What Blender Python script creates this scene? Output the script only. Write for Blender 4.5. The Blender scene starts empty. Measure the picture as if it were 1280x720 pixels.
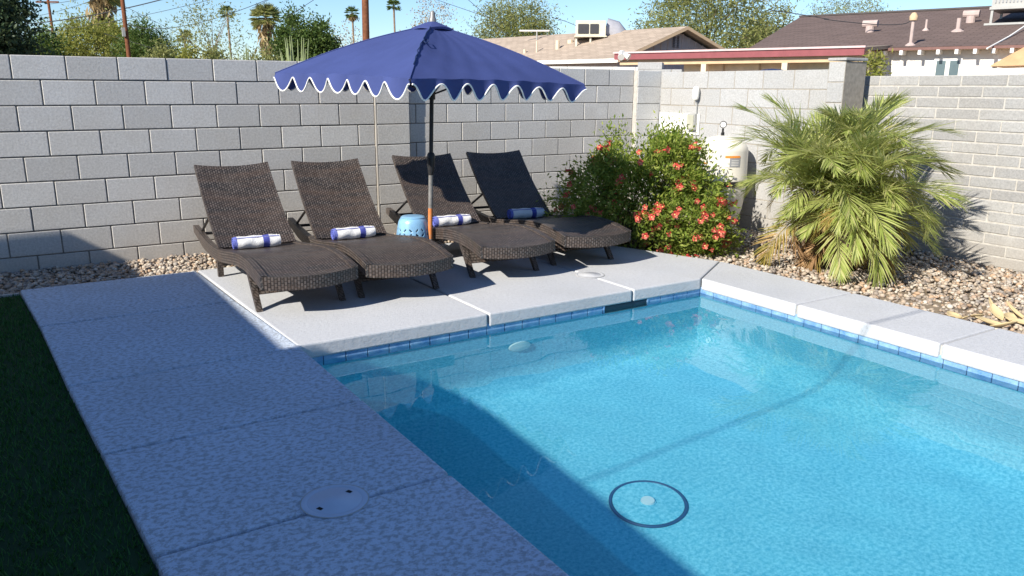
import bpy, bmesh, math, random
import numpy as np
from mathutils import Vector, Matrix, Euler
random.seed(7); rng = np.random.default_rng(7)
sc = bpy.context.scene
col = sc.collection
R_ = math.radians

# ------------------------------------------------------------------ camera
FPX = 995.92
CAM = np.array([-0.18, -8.064, 1.57])
YAW, PITCH, ROLL = 0.5693, -0.2470, 0.0065
_f = np.array([math.sin(YAW)*math.cos(PITCH), math.cos(YAW)*math.cos(PITCH), math.sin(PITCH)])
_r = np.array([math.cos(YAW), -math.sin(YAW), 0.0]); _u = np.cross(_r, _f)
CR = _r*math.cos(ROLL)+_u*math.sin(ROLL); CU = _u*math.cos(ROLL)-_r*math.sin(ROLL); CF = _f
cd = bpy.data.cameras.new('camera'); cam = bpy.data.objects.new('camera', cd); col.objects.link(cam)
cd.sensor_width = 36; cd.lens = FPX/1280*36; cd.clip_end = 3000; cd.clip_start = .05
cam.matrix_world = Matrix(((CR[0], CU[0], -CF[0], CAM[0]), (CR[1], CU[1], -CF[1], CAM[1]), (CR[2], CU[2], -CF[2], CAM[2]), (0, 0, 0, 1)))
sc.camera = cam
def ray(x, y): return CR*(x-640)/FPX - CU*(y-360)/FPX + CF
def onz(x, y, z=0.): d = ray(x, y); return CAM + d*(z-CAM[2])/d[2]
def ony(x, y, Y): d = ray(x, y); return CAM + d*(Y-CAM[1])/d[1]
def onx(x, y, X): d = ray(x, y); return CAM + d*(X-CAM[0])/d[0]
def deep(x, y, D): return CAM + ray(x, y)*D

# ------------------------------------------------------------------ light
SUN = np.array([-1.48, -.38, 1.0])            # towards the sun
w = bpy.data.worlds.new('World'); sc.world = w; w.use_nodes = True
nt = w.node_tree; bg = nt.nodes['Background']
sky = nt.nodes.new('ShaderNodeTexSky'); sky.sky_type = 'NISHITA'; sky.sun_disc = False
sky.sun_elevation = math.atan2(SUN[2], math.hypot(SUN[0], SUN[1])); sky.sun_rotation = math.atan2(SUN[0], SUN[1])
sky.altitude = 340; sky.air_density = 1.0; sky.dust_density = 0.0; sky.ozone_density = 6.0
nt.links.new(sky.outputs[0], bg.inputs[0]); bg.inputs[1].default_value = .083
sd = bpy.data.lights.new('sun', 'SUN'); sd.energy = 4.2; sd.angle = R_(.53); sd.color = (1, .93, .80)
sun = bpy.data.objects.new('sun', sd); col.objects.link(sun)
sun.rotation_euler = Vector(tuple(-SUN)).to_track_quat('-Z', 'Y').to_euler(); sun.location = (-8, -3, 12)
sd.cycles.is_caustics_light = True
sc.view_settings.view_transform = 'Standard'; sc.view_settings.look = 'None'; sc.view_settings.exposure = 0.95; sc.view_settings.gamma = 1
sc.view_settings.use_curve_mapping = False
sc.cycles.use_denoising = True; sc.cycles.max_bounces = 10; sc.cycles.transmission_bounces = 8; sc.cycles.transparent_max_bounces = 12
sc.cycles.sample_clamp_indirect = 6

# ------------------------------------------------------------------ helpers
def tag(o, label=None, cat=None, group=None, kind=None):
    if label: o['label'] = label
    if cat: o['category'] = cat
    if group: o['group'] = group
    if kind: o['kind'] = kind
    return o
def link(name, me, parent=None, loc=None, rot=None, scale=None):
    o = bpy.data.objects.new(name, me); col.objects.link(o)
    if parent: o.parent = parent
    if loc is not None: o.location = tuple(loc)
    if rot is not None: o.rotation_euler = rot
    if scale is not None: o.scale = scale
    return o
def empty(name, loc=(0, 0, 0), rz=0, label=None, cat=None, group=None):
    o = link(name, None, None, loc, (0, 0, rz)); o.empty_display_size = .1
    return tag(o, label, cat, group)
def copy_tree(o, parent=None):
    c = o.copy(); col.objects.link(c)
    if parent: c.parent = parent
    for ch in list(o.children): copy_tree(ch, c)
    return c
class MB:
    def __init__(s): s.v = []; s.f = []; s.uv = []
    def add(s, vs, fs, uvs=None):
        b = len(s.v); s.v += [tuple(map(float, p)) for p in vs]; s.f += [tuple(i+b for i in f) for f in fs]
        s.uv += list(uvs) if uvs is not None else [(0, 0)]*len(vs); return s
    def box(s, a, b):
        (x0, y0, z0), (x1, y1, z1) = a, b
        vs = [(x0,y0,z0),(x1,y0,z0),(x1,y1,z0),(x0,y1,z0),(x0,y0,z1),(x1,y0,z1),(x1,y1,z1),(x0,y1,z1)]
        return s.add(vs, [(0,3,2,1),(4,5,6,7),(0,1,5,4),(1,2,6,5),(2,3,7,6),(3,0,4,7)], [(p[0]+p[1], p[2]+p[1]*.7) for p in vs])
    def prism(s, pts, z0, z1):
        n = len(pts); vs = [(x, y, z0) for x, y in pts]+[(x, y, z1) for x, y in pts]
        return s.add(vs, [tuple(range(n-1, -1, -1)), tuple(range(n, 2*n))]+[(i, (i+1) % n, n+(i+1) % n, n+i) for i in range(n)])
    def tube(s, pts, r, n=8, caps=True, square=False):
        pts = [Vector(p) for p in pts]; rs = r if hasattr(r, '__len__') else [r]*len(pts)
        vs = []; up = None; uv = []; L = 0
        for i, p in enumerate(pts):
            t = (pts[min(i+1, len(pts)-1)]-pts[max(i-1, 0)]).normalized()
            if up is None: up = Vector((0, 0, 1)) if abs(t.z) < .9 else Vector((0, 1, 0))
            a = t.cross(up).normalized(); up = a.cross(t).normalized()
            if i: L += (p-pts[i-1]).length
            for k in range(n):
                th = 2*math.pi*(k+.5)/n; vs.append(p+a*(rs[i]*math.cos(th))+up*(rs[i]*math.sin(th))); uv.append((k*.02, L))
        fs = []
        for i in range(len(pts)-1):
            for k in range(n): fs.append((i*n+k, i*n+(k+1) % n, (i+1)*n+(k+1) % n, (i+1)*n+k))
        if caps: fs += [tuple(range(n-1, -1, -1)), tuple(range((len(pts)-1)*n, len(pts)*n))]
        return s.add(vs, fs, uv)
    def lathe(s, prof, n=32, c=(0, 0, 0)):
        vs = []; fs = []
        for r, z in prof:
            for k in range(n):
                th = 2*math.pi*k/n; vs.append((c[0]+r*math.cos(th), c[1]+r*math.sin(th), c[2]+z))
        for i in range(len(prof)-1):
            for k in range(n): fs.append((i*n+k, i*n+(k+1) % n, (i+1)*n+(k+1) % n, (i+1)*n+k))
        fs += [tuple(range(n-1, -1, -1)), tuple(range((len(prof)-1)*n, len(prof)*n))]
        return s.add(vs, fs)
    def grid(s, fn, nu, nv, uvs=(1, 1)):
        vs = []; uv = []
        for j in range(nv+1):
            for i in range(nu+1):
                vs.append(fn(i/nu, j/nv)); uv.append((i/nu*uvs[0], j/nv*uvs[1]))
        return s.add(vs, [(j*(nu+1)+i, j*(nu+1)+i+1, (j+1)*(nu+1)+i+1, (j+1)*(nu+1)+i) for j in range(nv) for i in range(nu)], uv)
    def mesh(s, name, mat, smooth=False, bevel=0, bseg=2, weld=False):
        me = bpy.data.meshes.new(name); me.from_pydata(s.v, [], s.f)
        ul = me.uv_layers.new(name='UVMap')
        idx = np.zeros(len(me.loops), dtype=np.int32); me.loops.foreach_get('vertex_index', idx)
        ul.data.foreach_set('uv', np.array(s.uv, dtype=np.float32)[idx].ravel())
        if weld or bevel:
            bm = bmesh.new(); bm.from_mesh(me)
            bmesh.ops.remove_doubles(bm, verts=bm.verts, dist=1e-5)
            bmesh.ops.recalc_face_normals(bm, faces=bm.faces)
            if bevel: bmesh.ops.bevel(bm, geom=[e for e in bm.edges if len(e.link_faces) == 2 and e.calc_face_angle(0) > .5], offset=bevel, segments=bseg, affect='EDGES', profile=.5)
            bm.to_mesh(me); bm.free()
        if smooth:
            me.polygons.foreach_set('use_smooth', [True]*len(me.polygons))
            try: me.set_sharp_from_angle(angle=R_(40))
            except Exception: pass
        if mat: me.materials.append(mat)
        me.update(); return me
    def build(s, name, mat, parent=None, loc=None, rot=None, **k): return link(name, s.mesh(name, mat, **k), parent, loc, rot)

# ------------------------------------------------------------------ materials
class NT:
    def __init__(s, name):
        s.m = bpy.data.materials.new(name); s.m.use_nodes = True; s.t = s.m.node_tree; s.b = s.t.nodes['Principled BSDF']; s.out = s.t.nodes['Material Output']
    def n(s, typ, **k):
        o = s.t.nodes.new('ShaderNode'+typ)
        for a, v in k.items(): setattr(o, a, v)
        return o
    def l(s, a, b): s.t.links.new(a, b)
    def coord(s, kind='Object', scale=None):
        tc = s.n('TexCoord'); o = tc.outputs[kind]
        if scale is not None:
            mp = s.n('Mapping'); mp.inputs['Scale'].default_value = scale; s.l(o, mp.inputs[0]); o = mp.outputs[0]
        return o
    def noise(s, vec, scale, detail=4, rough=.6):
        o = s.n('TexNoise'); o.inputs['Scale'].default_value = scale; o.inputs['Detail'].default_value = detail; o.inputs['Roughness'].default_value = rough
        if vec is not None: s.l(vec, o.inputs['Vector'])
        return o.outputs['Fac']
    def ramp(s, fac, stops):
        o = s.n('ValToRGB'); e = o.color_ramp.elements
        while len(e) < len(stops): e.new(.5)
        for i, (p, c) in enumerate(stops): e[i].position = p; e[i].color = (*c, 1) if len(c) == 3 else c
        s.l(fac, o.inputs[0]); return o.outputs[0]
    def mix(s, f, a, b, blend='MIX'):
        o = s.n('Mix', data_type='RGBA', blend_type=blend)
        for sock, v in ((o.inputs[0], f), (o.inputs[6], a), (o.inputs[7], b)):
            if hasattr(v, 'links'): s.l(v, sock)
            elif hasattr(v, '__len__'): sock.default_value = (*v, 1)
            else: sock.default_value = v
        return o.outputs[2]
    def math(s, op, a, b=None):
        o = s.n('Math', operation=op)
        for sock, v in ((o.inputs[0], a), (o.inputs[1], b)):
            if v is None: continue
            if hasattr(v, 'links'): s.l(v, sock)
            else: sock.default_value = v
        return o.outputs[0]
    def bump(s, h, dist, strength=1.0, normal=None):
        o = s.n('Bump'); o.inputs['Distance'].default_value = dist; o.inputs['Strength'].default_value = strength; s.l(h, o.inputs['Height'])
        if normal is not None: s.l(normal, o.inputs['Normal'])
        s.l(o.outputs[0], s.b.inputs['Normal']); return o.outputs[0]
    def base(s, c, rough=.7, spec=.3, metal=0):
        if hasattr(c, 'links'): s.l(c, s.b.inputs['Base Color'])
        else: s.b.inputs['Base Color'].default_value = (*c, 1)
        s.b.inputs['Roughness'].default_value = rough; s.b.inputs['Specular IOR Level'].default_value = spec; s.b.inputs['Metallic'].default_value = metal
        return s
    def island(s): return s.n('NewGeometry').outputs['Random Per Island']
    def objrand(s): return s.n('ObjectInfo').outputs['Random']

def simple(name, c, rough=.6, spec=.3, metal=0, var=.12, vscale=6, bump=0, bscale=80):
    q = NT(name); v = q.coord()
    a = tuple(x*(1-var) for x in c); b = tuple(min(1, x*(1+var)) for x in c)
    q.base(q.ramp(q.noise(v, vscale, 5), [(.3, a), (.7, b)]), rough, spec, metal)
    if bump: q.bump(q.noise(v, bscale, 3), bump)
    return q.m
def block_mat(name, c1, c2, stain, pit=.004):
    q = NT(name); geo = q.n('NewGeometry'); v = geo.outputs['Position']
    fine = q.noise(v, 55, 6, .75); mid = q.noise(v, 5, 5, .6); big = q.noise(v, 1.1, 4, .6); rnd = q.objrand()
    c = q.mix(rnd, c1, c2)
    c = q.mix(q.math('MULTIPLY', q.ramp(mid, [(.35, (0,)*3), (.75, (1,)*3)]), .35), c, stain)
    c = q.mix(q.math('MULTIPLY', q.ramp(big, [(.45, (0,)*3), (.7, (1,)*3)]), .45), c, stain)
    pits = q.n('TexVoronoi'); pits.inputs['Scale'].default_value = 46; q.l(v, pits.inputs['Vector'])
    pr = q.ramp(pits.outputs['Distance'], [(.0, (0,)*3), (.16, (1,)*3)])
    gate = q.ramp(q.noise(v, 21, 2), [(.52, (1,)*3), (.6, (0,)*3)])
    pr = q.mix(gate, pr, (1, 1, 1))
    c = q.mix(pr, tuple(x*.45 for x in c1), c)
    c = q.mix(q.ramp(fine, [(.38, (0,)*3), (.62, (1,)*3)]), q.mix(.26, c, (.02, .02, .02)), c)
    sx = q.n('SeparateXYZ'); q.l(v, sx.inputs[0])
    lowz = q.ramp(q.math('ADD', sx.outputs[2], q.math('MULTIPLY', mid, .5)), [(.2, (1,)*3), (.62, (0,)*3)])
    c = q.mix(q.math('MULTIPLY', lowz, .4), c, (.36, .31, .25))
    eff = q.ramp(q.noise(v, 2.6, 6, .75), [(.58, (0,)*3), (.74, (1,)*3)]); c = q.mix(q.math('MULTIPLY', eff, .16), c, (.72, .71, .70))
    q.base(c, .92, .15)
    h = q.math('ADD', q.math('MULTIPLY', fine, .6), q.math('MULTIPLY', pr, .7)); q.bump(h, pit, .8)
    return q.m
M = {}
M['blockA'] = block_mat('grey_block', (.57, .56, .55), (.69, .68, .67), (.55, .52, .48))
M['blockB'] = block_mat('pale_block', (.40, .405, .415), (.47, .475, .485), (.40, .385, .365))
M['blockC'] = block_mat('slump_block', (.31, .31, .315), (.41, .41, .41), (.34, .325, .305))
M['blockP'] = block_mat('whitish_block', (.66, .66, .65), (.74, .74, .73), (.60, .57, .53))
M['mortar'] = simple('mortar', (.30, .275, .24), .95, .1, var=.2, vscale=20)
M['mortar_dark'] = simple('dark_mortar', (.20, .18, .16), .95, .1, var=.2, vscale=20)  # darker mortar for the grey walls
M['mortar_light'] = simple('mortar_pale', (.44, .42, .39), .95, .1, var=.15, vscale=20, bump=.004)
M['caulk'] = simple('caulk', (.72, .66, .58), .8, var=.05)

def deck_mat(name='knockdown_concrete_shade_tint', con=.42, t=1.0, g=1.0):
    q = NT(name); v = q.n('NewGeometry').outputs['Position']
    mp = q.n('Mapping'); mp.inputs['Scale'].default_value = (.9, 1.12, 1); mp.inputs['Rotation'].default_value = (0, 0, .35); q.l(v, mp.inputs[0])
    a = q.noise(mp.outputs[0], 40, 5, .7)
    land = q.ramp(a, [(.42, (0,)*3), (.53, (1,)*3)])
    big = q.noise(v, 1.3, 4); fine = q.noise(v, 160, 3)
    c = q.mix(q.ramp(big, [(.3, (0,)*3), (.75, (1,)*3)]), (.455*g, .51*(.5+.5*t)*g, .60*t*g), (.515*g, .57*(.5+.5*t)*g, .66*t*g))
    c = q.mix(q.math('SUBTRACT', 1, land), c, q.mix(con, c, (.20, .21, .225)))
    st = q.ramp(q.noise(v, .55, 6, .7), [(.5, (0,)*3), (.72, (1,)*3)])
    c = q.mix(q.math('MULTIPLY', st, .3), c, (.35, .345, .33))
    c = q.mix(q.math('MULTIPLY', q.ramp(fine, [(.35, (1,)*3), (.6, (0,)*3)]), .25), c, (.3, .29, .27))
    q.base(c, .85, .2); q.bump(q.math('ADD', q.math('MULTIPLY', land, .8), q.math('MULTIPLY', fine, .2)), .0016*max(con, .30)/.42, .8)
    return q.m
M['deck'] = deck_mat('knockdown_concrete_shade_tint', .55, 1.04, 1.2); M['deck_smooth'] = deck_mat('fine_concrete', .14, .85, 1.08)  # left slabs: rougher finish, plus bluer, brighter colour standing in for skylit shade
M['joint'] = simple('joint_filler', (.42, .41, .39), .9)
M['lid'] = simple('lid_plastic', (.46, .53, .65), .5, .4, var=.05, bump=.0008, bscale=30)
M['dark'] = simple('dark_hole', (.01, .01, .012), .8)
M['earth'] = simple('dry_earth', (.22, .175, .13), .95, .1, var=.3, vscale=.6, bump=.01, bscale=20)
M['ground'] = simple('ground', (.27, .22, .165), .95, .1, var=.25, vscale=.15)

def stone_mat():
    q = NT('river_pebbles'); c = q.ramp(q.island(), [(0, (.42, .34, .26)), (.18, (.24, .205, .18)), (.34, (.55, .47, .38)), (.5, (.36, .27, .20)), (.64, (.62, .56, .48)), (.8, (.30, .27, .25)), (.92, (.48, .33, .22))])
    q.base(q.mix(q.noise(q.coord(), 60, 3), c, q.mix(.3, c, (.1, .09, .08))), .75, .25); return q.m
M['stone'] = stone_mat()
def leaf_mat(name, stops, trans=.35, rough=.5, tcol=None):
    q = NT(name); c = q.ramp(q.island(), stops); q.base(c, rough, .25)
    tr = q.n('BsdfTranslucent'); q.l(q.mix(.5, c, tcol or stops[-1][1]), tr.inputs[0])
    mx = q.n('MixShader'); mx.inputs[0].default_value = trans; q.l(q.b.outputs[0], mx.inputs[1]); q.l(tr.outputs[0], mx.inputs[2]); q.l(mx.outputs[0], q.out.inputs[0]); return q.m
M['turf'] = leaf_mat('turf', [(0, (.018, .08, .016)), (.5, (.03, .125, .024)), (1, (.06, .16, .04))], .25)
def tile_mat():
    q = NT('pool_tile'); v = q.n('NewGeometry').outputs['Position']; r = q.objrand()
    c = q.mix(q.ramp(q.noise(v, 9, 5, .7), [(.35, (0,)*3), (.68, (1,)*3)]), (.07, .19, .44), (.30, .48, .68))
    c = q.mix(q.math('MULTIPLY', r, .3), c, (.22, .36, .55)); q.base(c, .12, .6); q.bump(q.noise(v, 30, 2), .002); return q.m
M['tile'] = tile_mat()
M['grout'] = simple('grout', (.45, .47, .48), .8, var=.1)
def plaster_mat():
    q = NT('pool_plaster'); v = q.n('NewGeometry').outputs['Position']
    a = q.noise(v, 42, 4, .75); b = q.noise(v, 2.2, 4); c2 = q.noise(v, 13, 3)
    c = q.mix(q.ramp(a, [(.38, (0,)*3), (.62, (1,)*3)]), (.10, .45, .63), (.27, .70, .86))
    c = q.mix(q.math('MULTIPLY', b, .35), c, (.06, .52, .68)); c = q.mix(q.math('MULTIPLY', q.ramp(c2, [(.45, (0,)*3), (.7, (1,)*3)]), .15), c, (.2, .6, .75))
    q.base(c, .9, .1); return q.m
M['plaster'] = plaster_mat()
M['fitting'] = simple('white_fitting', (.55, .75, .8), .5, var=.04)
M['ring'] = simple('drain_ring', (.03, .10, .22), .5, var=.05)
def water_mat():
    q = NT('pool_water'); q.t.nodes.remove(q.b); g = q.n('BsdfGlass'); g.inputs['IOR'].default_value = 1.333; g.inputs['Roughness'].default_value = 0
    g.inputs['Color'].default_value = (.90, .985, 1, 1); q.l(g.outputs[0], q.out.inputs[0]); return q.m
M['water'] = water_mat()

def wicker_mat():
    q = NT('brown_wicker'); uv = q.coord('UV')
    br = q.n('TexBrick'); br.offset = .5; br.inputs['Scale'].default_value = 1; br.inputs['Brick Width'].default_value = .030; br.inputs['Row Height'].default_value = .021
    br.inputs['Mortar Size'].default_value = .0044; br.inputs['Mortar Smooth'].default_value = .6; br.inputs['Color1'].default_value = (.055, .048, .046, 1); br.inputs['Color2'].default_value = (.135, .114, .106, 1); br.inputs['Mortar'].default_value = (.006, .0055, .0055, 1)
    q.l(uv, br.inputs['Vector'])
    mp = q.n('Mapping'); mp.inputs['Scale'].default_value = (14, 1.5, 1); q.l(uv, mp.inputs[0])
    band = q.noise(mp.outputs[0], 1.0, 3)
    c = q.mix(q.math('MULTIPLY', q.ramp(band, [(.4, (0,)*3), (.65, (1,)*3)]), .5), br.outputs['Color'], (.10, .066, .05))
    dust = q.ramp(q.noise(q.coord(), 3.5, 5, .65), [(.5, (0,)*3), (.75, (1,)*3)])
    c = q.mix(q.math('MULTIPLY', dust, .18), c, (.20, .18, .165))
    q.base(c, .42, .45); q.bump(q.math('SUBTRACT', 1, br.outputs['Fac']), .004, 1); return q.m
M['wicker'] = wicker_mat()
M['blackmetal'] = simple('black_metal', (.018, .018, .02), .45, .4, 0)
M['chrome'] = simple('galvanised', (.30, .30, .31), .4, .5, .7)
M['polegrey'] = simple('grey_pole', (.22, .215, .21), .45, .5, .3, var=.3, vscale=25)
M['rustpole'] = None
def rust_mat():
    q = NT('rusted_pole'); v = q.coord(); n = q.noise(v, 14, 4)
    q.base(q.ramp(n, [(.3, (.50, .14, .04)), (.55, (.55, .20, .06)), (.72, (.30, .22, .17))]), .7, .3); return q.m
M['rustpole'] = rust_mat()
def canvas_mat(name, c):
    q = NT(name); uv = q.coord(); c1 = q.ramp(q.noise(uv, 2.0, 4), [(.3, tuple(x*.88 for x in c)), (.7, tuple(x*1.1 for x in c))]); q.base(c1, .8, .2)
    q.bump(q.math('ADD', q.noise(uv, 6, 3), q.math('MULTIPLY', q.noise(uv, 300, 2), .05)), .006, .6)
    tr = q.n('BsdfTranslucent'); q.l(c1, tr.inputs[0]); mx = q.n('MixShader'); mx.inputs[0].default_value = .12
    q.l(q.b.outputs[0], mx.inputs[1]); q.l(tr.outputs[0], mx.inputs[2]); q.l(mx.outputs[0], q.out.inputs[0]); return q.m
M['canvas'] = canvas_mat('navy_canvas', (.052, .073, .218))
M['trim'] = simple('white_trim', (.82, .81, .78), .8, var=.04)
def towel_mat():
    q = NT('striped_towel'); uv = q.coord('UV'); sx = q.n('SeparateXYZ'); q.l(uv, sx.inputs[0])
    n = q.noise(q.coord(), 25, 3)
    x = q.math('ADD', sx.outputs[0], q.math('MULTIPLY', q.math('SUBTRACT', n, .5), .012))
    r = q.n('ValToRGB'); r.color_ramp.interpolation = 'CONSTANT'; e = r.color_ramp.elements
    W = (.78, .78, .80, 1); B = (.085, .10, .40, 1)
    while len(e) < 6: e.new(.5)
    for i, (p, cc) in enumerate([(0, (.16, .19, .55, 1)), (.075, W), (.62, B), (.76, W), (.985, W), (1, W)]): e[i].position = p; e[i].color = cc
    q.l(x, r.inputs[0]); q.base(r.outputs[0], .95, .1); q.bump(q.math('ADD', q.noise(q.coord(), 220, 2), q.math('MULTIPLY', q.noise(q.coord(), 18, 3), 1.2)), .006, 1); return q.m
M['towel'] = towel_mat()
M['towelblue'] = simple('towel_blue', (.13, .16, .52), .95, .1, var=.2, vscale=40, bump=.003, bscale=200)
M['ceramic'] = simple('blue_ceramic', (.20, .39, .60), .28, .6, var=.18, vscale=9)
M['tank'] = simple('tank_plastic', (.68, .65, .57), .4, .4, var=.05, vscale=3)
M['orange'] = simple('orange_sticker', (.75, .27, .05), .5)
M['stickgrey'] = simple('grey_sticker', (.30, .31, .33), .5)
M['white'] = simple('white_paint', (.78, .77, .74), .6, var=.05)
M['grey'] = simple('grey_metal_paint', (.36, .36, .35), .5, .4, var=.1)
M['stucco'] = simple('cream_stucco', (.66, .55, .42), .9, .1, var=.05, bump=.003, bscale=60)
M['whitewall'] = simple('white_house_paint', (.76, .74, .71), .8, .2, var=.04, vscale=2)
M['siding'] = simple('mauve_siding', (.46, .40, .39), .8, .2, var=.06)
M['maroon'] = simple('maroon_paint', (.24, .07, .08), .6, .3, var=.1)
M['beam'] = simple('tan_timber', (.55, .40, .26), .8, .2, var=.08)
M['glass_dark'] = simple('window_glass', (.10, .14, .16), .08, .6, var=.2, vscale=1)
M['navy'] = simple('navy_tarp', (.02, .035, .10), .6)
def shingle_mat(name, c):
    q = NT(name); uv = q.coord('UV'); br = q.n('TexBrick'); br.inputs['Scale'].default_value = 1; br.inputs['Brick Width'].default_value = .32; br.inputs['Row Height'].default_value = .14
    br.inputs['Mortar Size'].default_value = .012; br.inputs['Color1'].default_value = (*[x*.8 for x in c], 1); br.inputs['Color2'].default_value = (*[x*1.15 for x in c], 1); br.inputs['Mortar'].default_value = (*[x*.45 for x in c], 1)
    q.l(uv, br.inputs['Vector']); q.base(q.mix(.35, br.outputs['Color'], q.ramp(q.noise(uv, 1.3, 5), [(.3, tuple(x*.8 for x in c)), (.7, tuple(x*1.15 for x in c))])), .95, .1); q.bump(br.outputs['Fac'], .02, -.5) if False else None
    return q.m
M['shingle_tan'] = shingle_mat('tan_shingle', (.40, .325, .265))
M['shingle_brown'] = shingle_mat('brown_shingle', (.155, .115, .105))
M['polewood'] = simple('pole_wood', (.16, .065, .035), .9, .1, var=.3, vscale=12)
M['wire'] = simple('wire', (.04, .04, .045), .6)
M['bark'] = simple('bark', (.15, .11, .08), .95, .1, var=.3, vscale=10, bump=.02, bscale=20)
M['twig'] = simple('pale_twig', (.30, .25, .20), .9, .1)
M['palmtrunk'] = simple('palm_trunk', (.24, .18, .13), .95, .1, var=.3, vscale=8)
M['leaf_dark'] = leaf_mat('leaf_dark', [(0, (.02, .042, .022)), (.6, (.045, .08, .035)), (1, (.09, .12, .055))], .25)
M['leaf_mid'] = leaf_mat('leaf_mid', [(0, (.045, .085, .02)), (.6, (.09, .15, .035)), (1, (.15, .20, .05))], .4)
M['leaf_olive'] = leaf_mat('leaf_olive', [(0, (.14, .17, .05)), (.6, (.25, .27, .085)), (1, (.38, .37, .15))], .45)
M['leaf_yellow'] = leaf_mat('leaf_yellow', [(0, (.15, .18, .035)), (.6, (.26, .28, .06)), (1, (.40, .38, .10))], .4)
M['leaf_dead'] = leaf_mat('leaf_dead', [(0, (.22, .15, .075)), (.6, (.33, .24, .12)), (1, (.45, .34, .18))], .2)
M['bushleaf'] = leaf_mat('bush_leaf', [(0, (.09, .15, .02)), (.5, (.19, .27, .04)), (1, (.36, .40, .09))], .45)
M['frond'] = leaf_mat('frond_leaf', [(0, (.27, .35, .08)), (.5, (.42, .49, .15)), (.85, (.54, .57, .23)), (1, (.62, .56, .28))], .5, .35)
M['frond_old'] = leaf_mat('frond_old', [(0, (.20, .19, .04)), (.5, (.32, .25, .07)), (1, (.40, .27, .11))], .3, .5)
M['frond_brown'] = leaf_mat('frond_brown', [(0, (.22, .12, .05)), (.5, (.30, .18, .09)), (1, (.38, .25, .13))], .2, .7)
M['flower'] = leaf_mat('flower_petal', [(0, (.60, .04, .04)), (.5, (.74, .10, .085)), (1, (.86, .30, .22))], .4)
M['flowercentre'] = simple('flower_centre', (.78, .55, .22), .7)
M['dryleaf'] = leaf_mat('dry_leaf', [(0, (.58, .44, .22)), (.5, (.70, .56, .32)), (1, (.78, .66, .42))], .25)

# ------------------------------------------------------------------ setting
PX0, PX1, PY1, PY0 = 1.25, 4.76, -3.34, -10.4        # pool water opening
WZ = -.13; UX = .40             # basin stretched unseen under the deck to UX, so sun reaches its floor
g = MB()
B = 900
xs = [-B, UX-.02, PX1+.1, B]; ys = [-B, PY0-.1, PY1+.1, B]
for i in range(3):
    for j in range(3):
        if i == 1 and j == 1: continue
        g.add([(xs[i], ys[j], -.14), (xs[i+1], ys[j], -.14), (xs[i+1], ys[j+1], -.14), (xs[i], ys[j+1], -.14)], [(0, 1, 2, 3)])
tag(g.build('ground', M['ground'], weld=True), 'dry tan ground reaching out beyond the garden walls', 'ground', kind='structure')

# pool shell with coved floor
def pool_shell():
    D = WZ-1.25; cv = .36; n = 8
    m = MB()
    prof = [(0, -.10), (0, D+cv)] + [(cv-cv*math.cos(t), D+cv-cv*math.sin(t)) for t in np.linspace(0, math.pi/2, n+1)[1:]]
    rings = []
    for inset, z in prof: rings.append([(UX+inset, PY0+inset, z), (PX1-inset, PY0+inset, z), (PX1-inset, PY1-inset, z), (UX+inset, PY1-inset, z)])
    vs = [p for r in rings for p in r]; fs = []
    for i in range(len(rings)-1):
        for k in range(4): fs.append((i*4+k, (i+1)*4+k, (i+1)*4+(k+1) % 4, i*4+(k+1) % 4))
    L = (len(rings)-1)*4; fs.append((L, L+1, L+2, L+3))
    return m.add(vs, fs)
pool = tag(pool_shell().build('pool', M['plaster'], smooth=True), 'blue plastered swimming pool basin with rounded floor edges', 'pool', kind='structure')
pool.cycles.is_caustics_receiver = True
FZ = WZ-1.25
wm = MB()
nx, ny = 146, 240
_wk = [(rng.uniform(4, 26), rng.uniform(0, 2*math.pi), rng.uniform(0, 6.28)) for _ in range(22)]
def wave(x, y): return sum(.00016/(1+(k/9.)**1.3)*math.sin(k*(x*math.cos(t)+y*math.sin(t))+ph) for k, t, ph in _wk)
def wpt(a, b): x = UX+.001+(PX1-UX-.002)*a; y = PY0+.001+(PY1-PY0-.002)*b; return (x, y, WZ+wave(x, y))
wm.grid(wpt, nx, ny)
water = tag(wm.build('pool_water', M['water'], smooth=True), 'clear gently rippled water filling the swimming pool', 'water', kind='structure')
water.cycles.is_caustics_caster = True

# tile band under the coping
grout = MB()
grout.box((PX0, PY1-.004, -.24), (PX1, PY1+.05, -.07)); grout.box((PX1+.0, PY0, -.24), (PX1+.05, PY1-.01, -.07))
gb = tag(grout.build('pool_tile_band', M['grout']), 'band of blue glazed tiles along the pool waterline', 'tile band', kind='structure')
gb.cycles.is_caustics_receiver = True
TW = .152
def tile_mesh(w): return MB().box((-w/2+.002, -.012, -.075), (w/2-.002, .004, .075)).mesh('tile', M['tile'], bevel=.003, bseg=1)
tm = tile_mesh(TW)
SK0, SK1 = 3.70, 4.14
x = PX0+TW/2+.004
while x < PX1-TW*.4:
    if not (SK0-TW*.5 < x < SK1+TW*.5):
        o = link('tile', tm, gb, (x, PY1-.004, -.155)); o.cycles.is_caustics_receiver = True
    x += TW
y = PY1-TW*.6
while y > -8.2:
    o = link('tile', tm, gb, (PX1, y, -.155), (0, 0, -math.pi/2)); o.cycles.is_caustics_receiver = True
    y -= TW
sk = MB(); sk.box((SK0, PY1-.02, -.235), (SK1, PY1-.003, -.20)); 
so = empty('skimmer_inlet', ((SK0+SK1)/2, PY1, -.15), 0, 'dark skimmer opening set in the blue tile band', 'skimmer')
MB().box((-.22, -.018, -.065), (.22, -.006, .06)).build('throat', simple('skimmer_throat', (.012, .03, .055), .3), so)
MB().box((-.225, -.024, -.09), (.225, -.008, -.066)).build('weir', M['grey'], so, bevel=.004)
MB().box((-.235, -.022, -.09), (-.221, -.004, .062)).build('frame_side', M['tile'], so)
MB().box((.221, -.022, -.09), (.235, -.004, .062)).build('frame_side', M['tile'], so)

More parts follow.
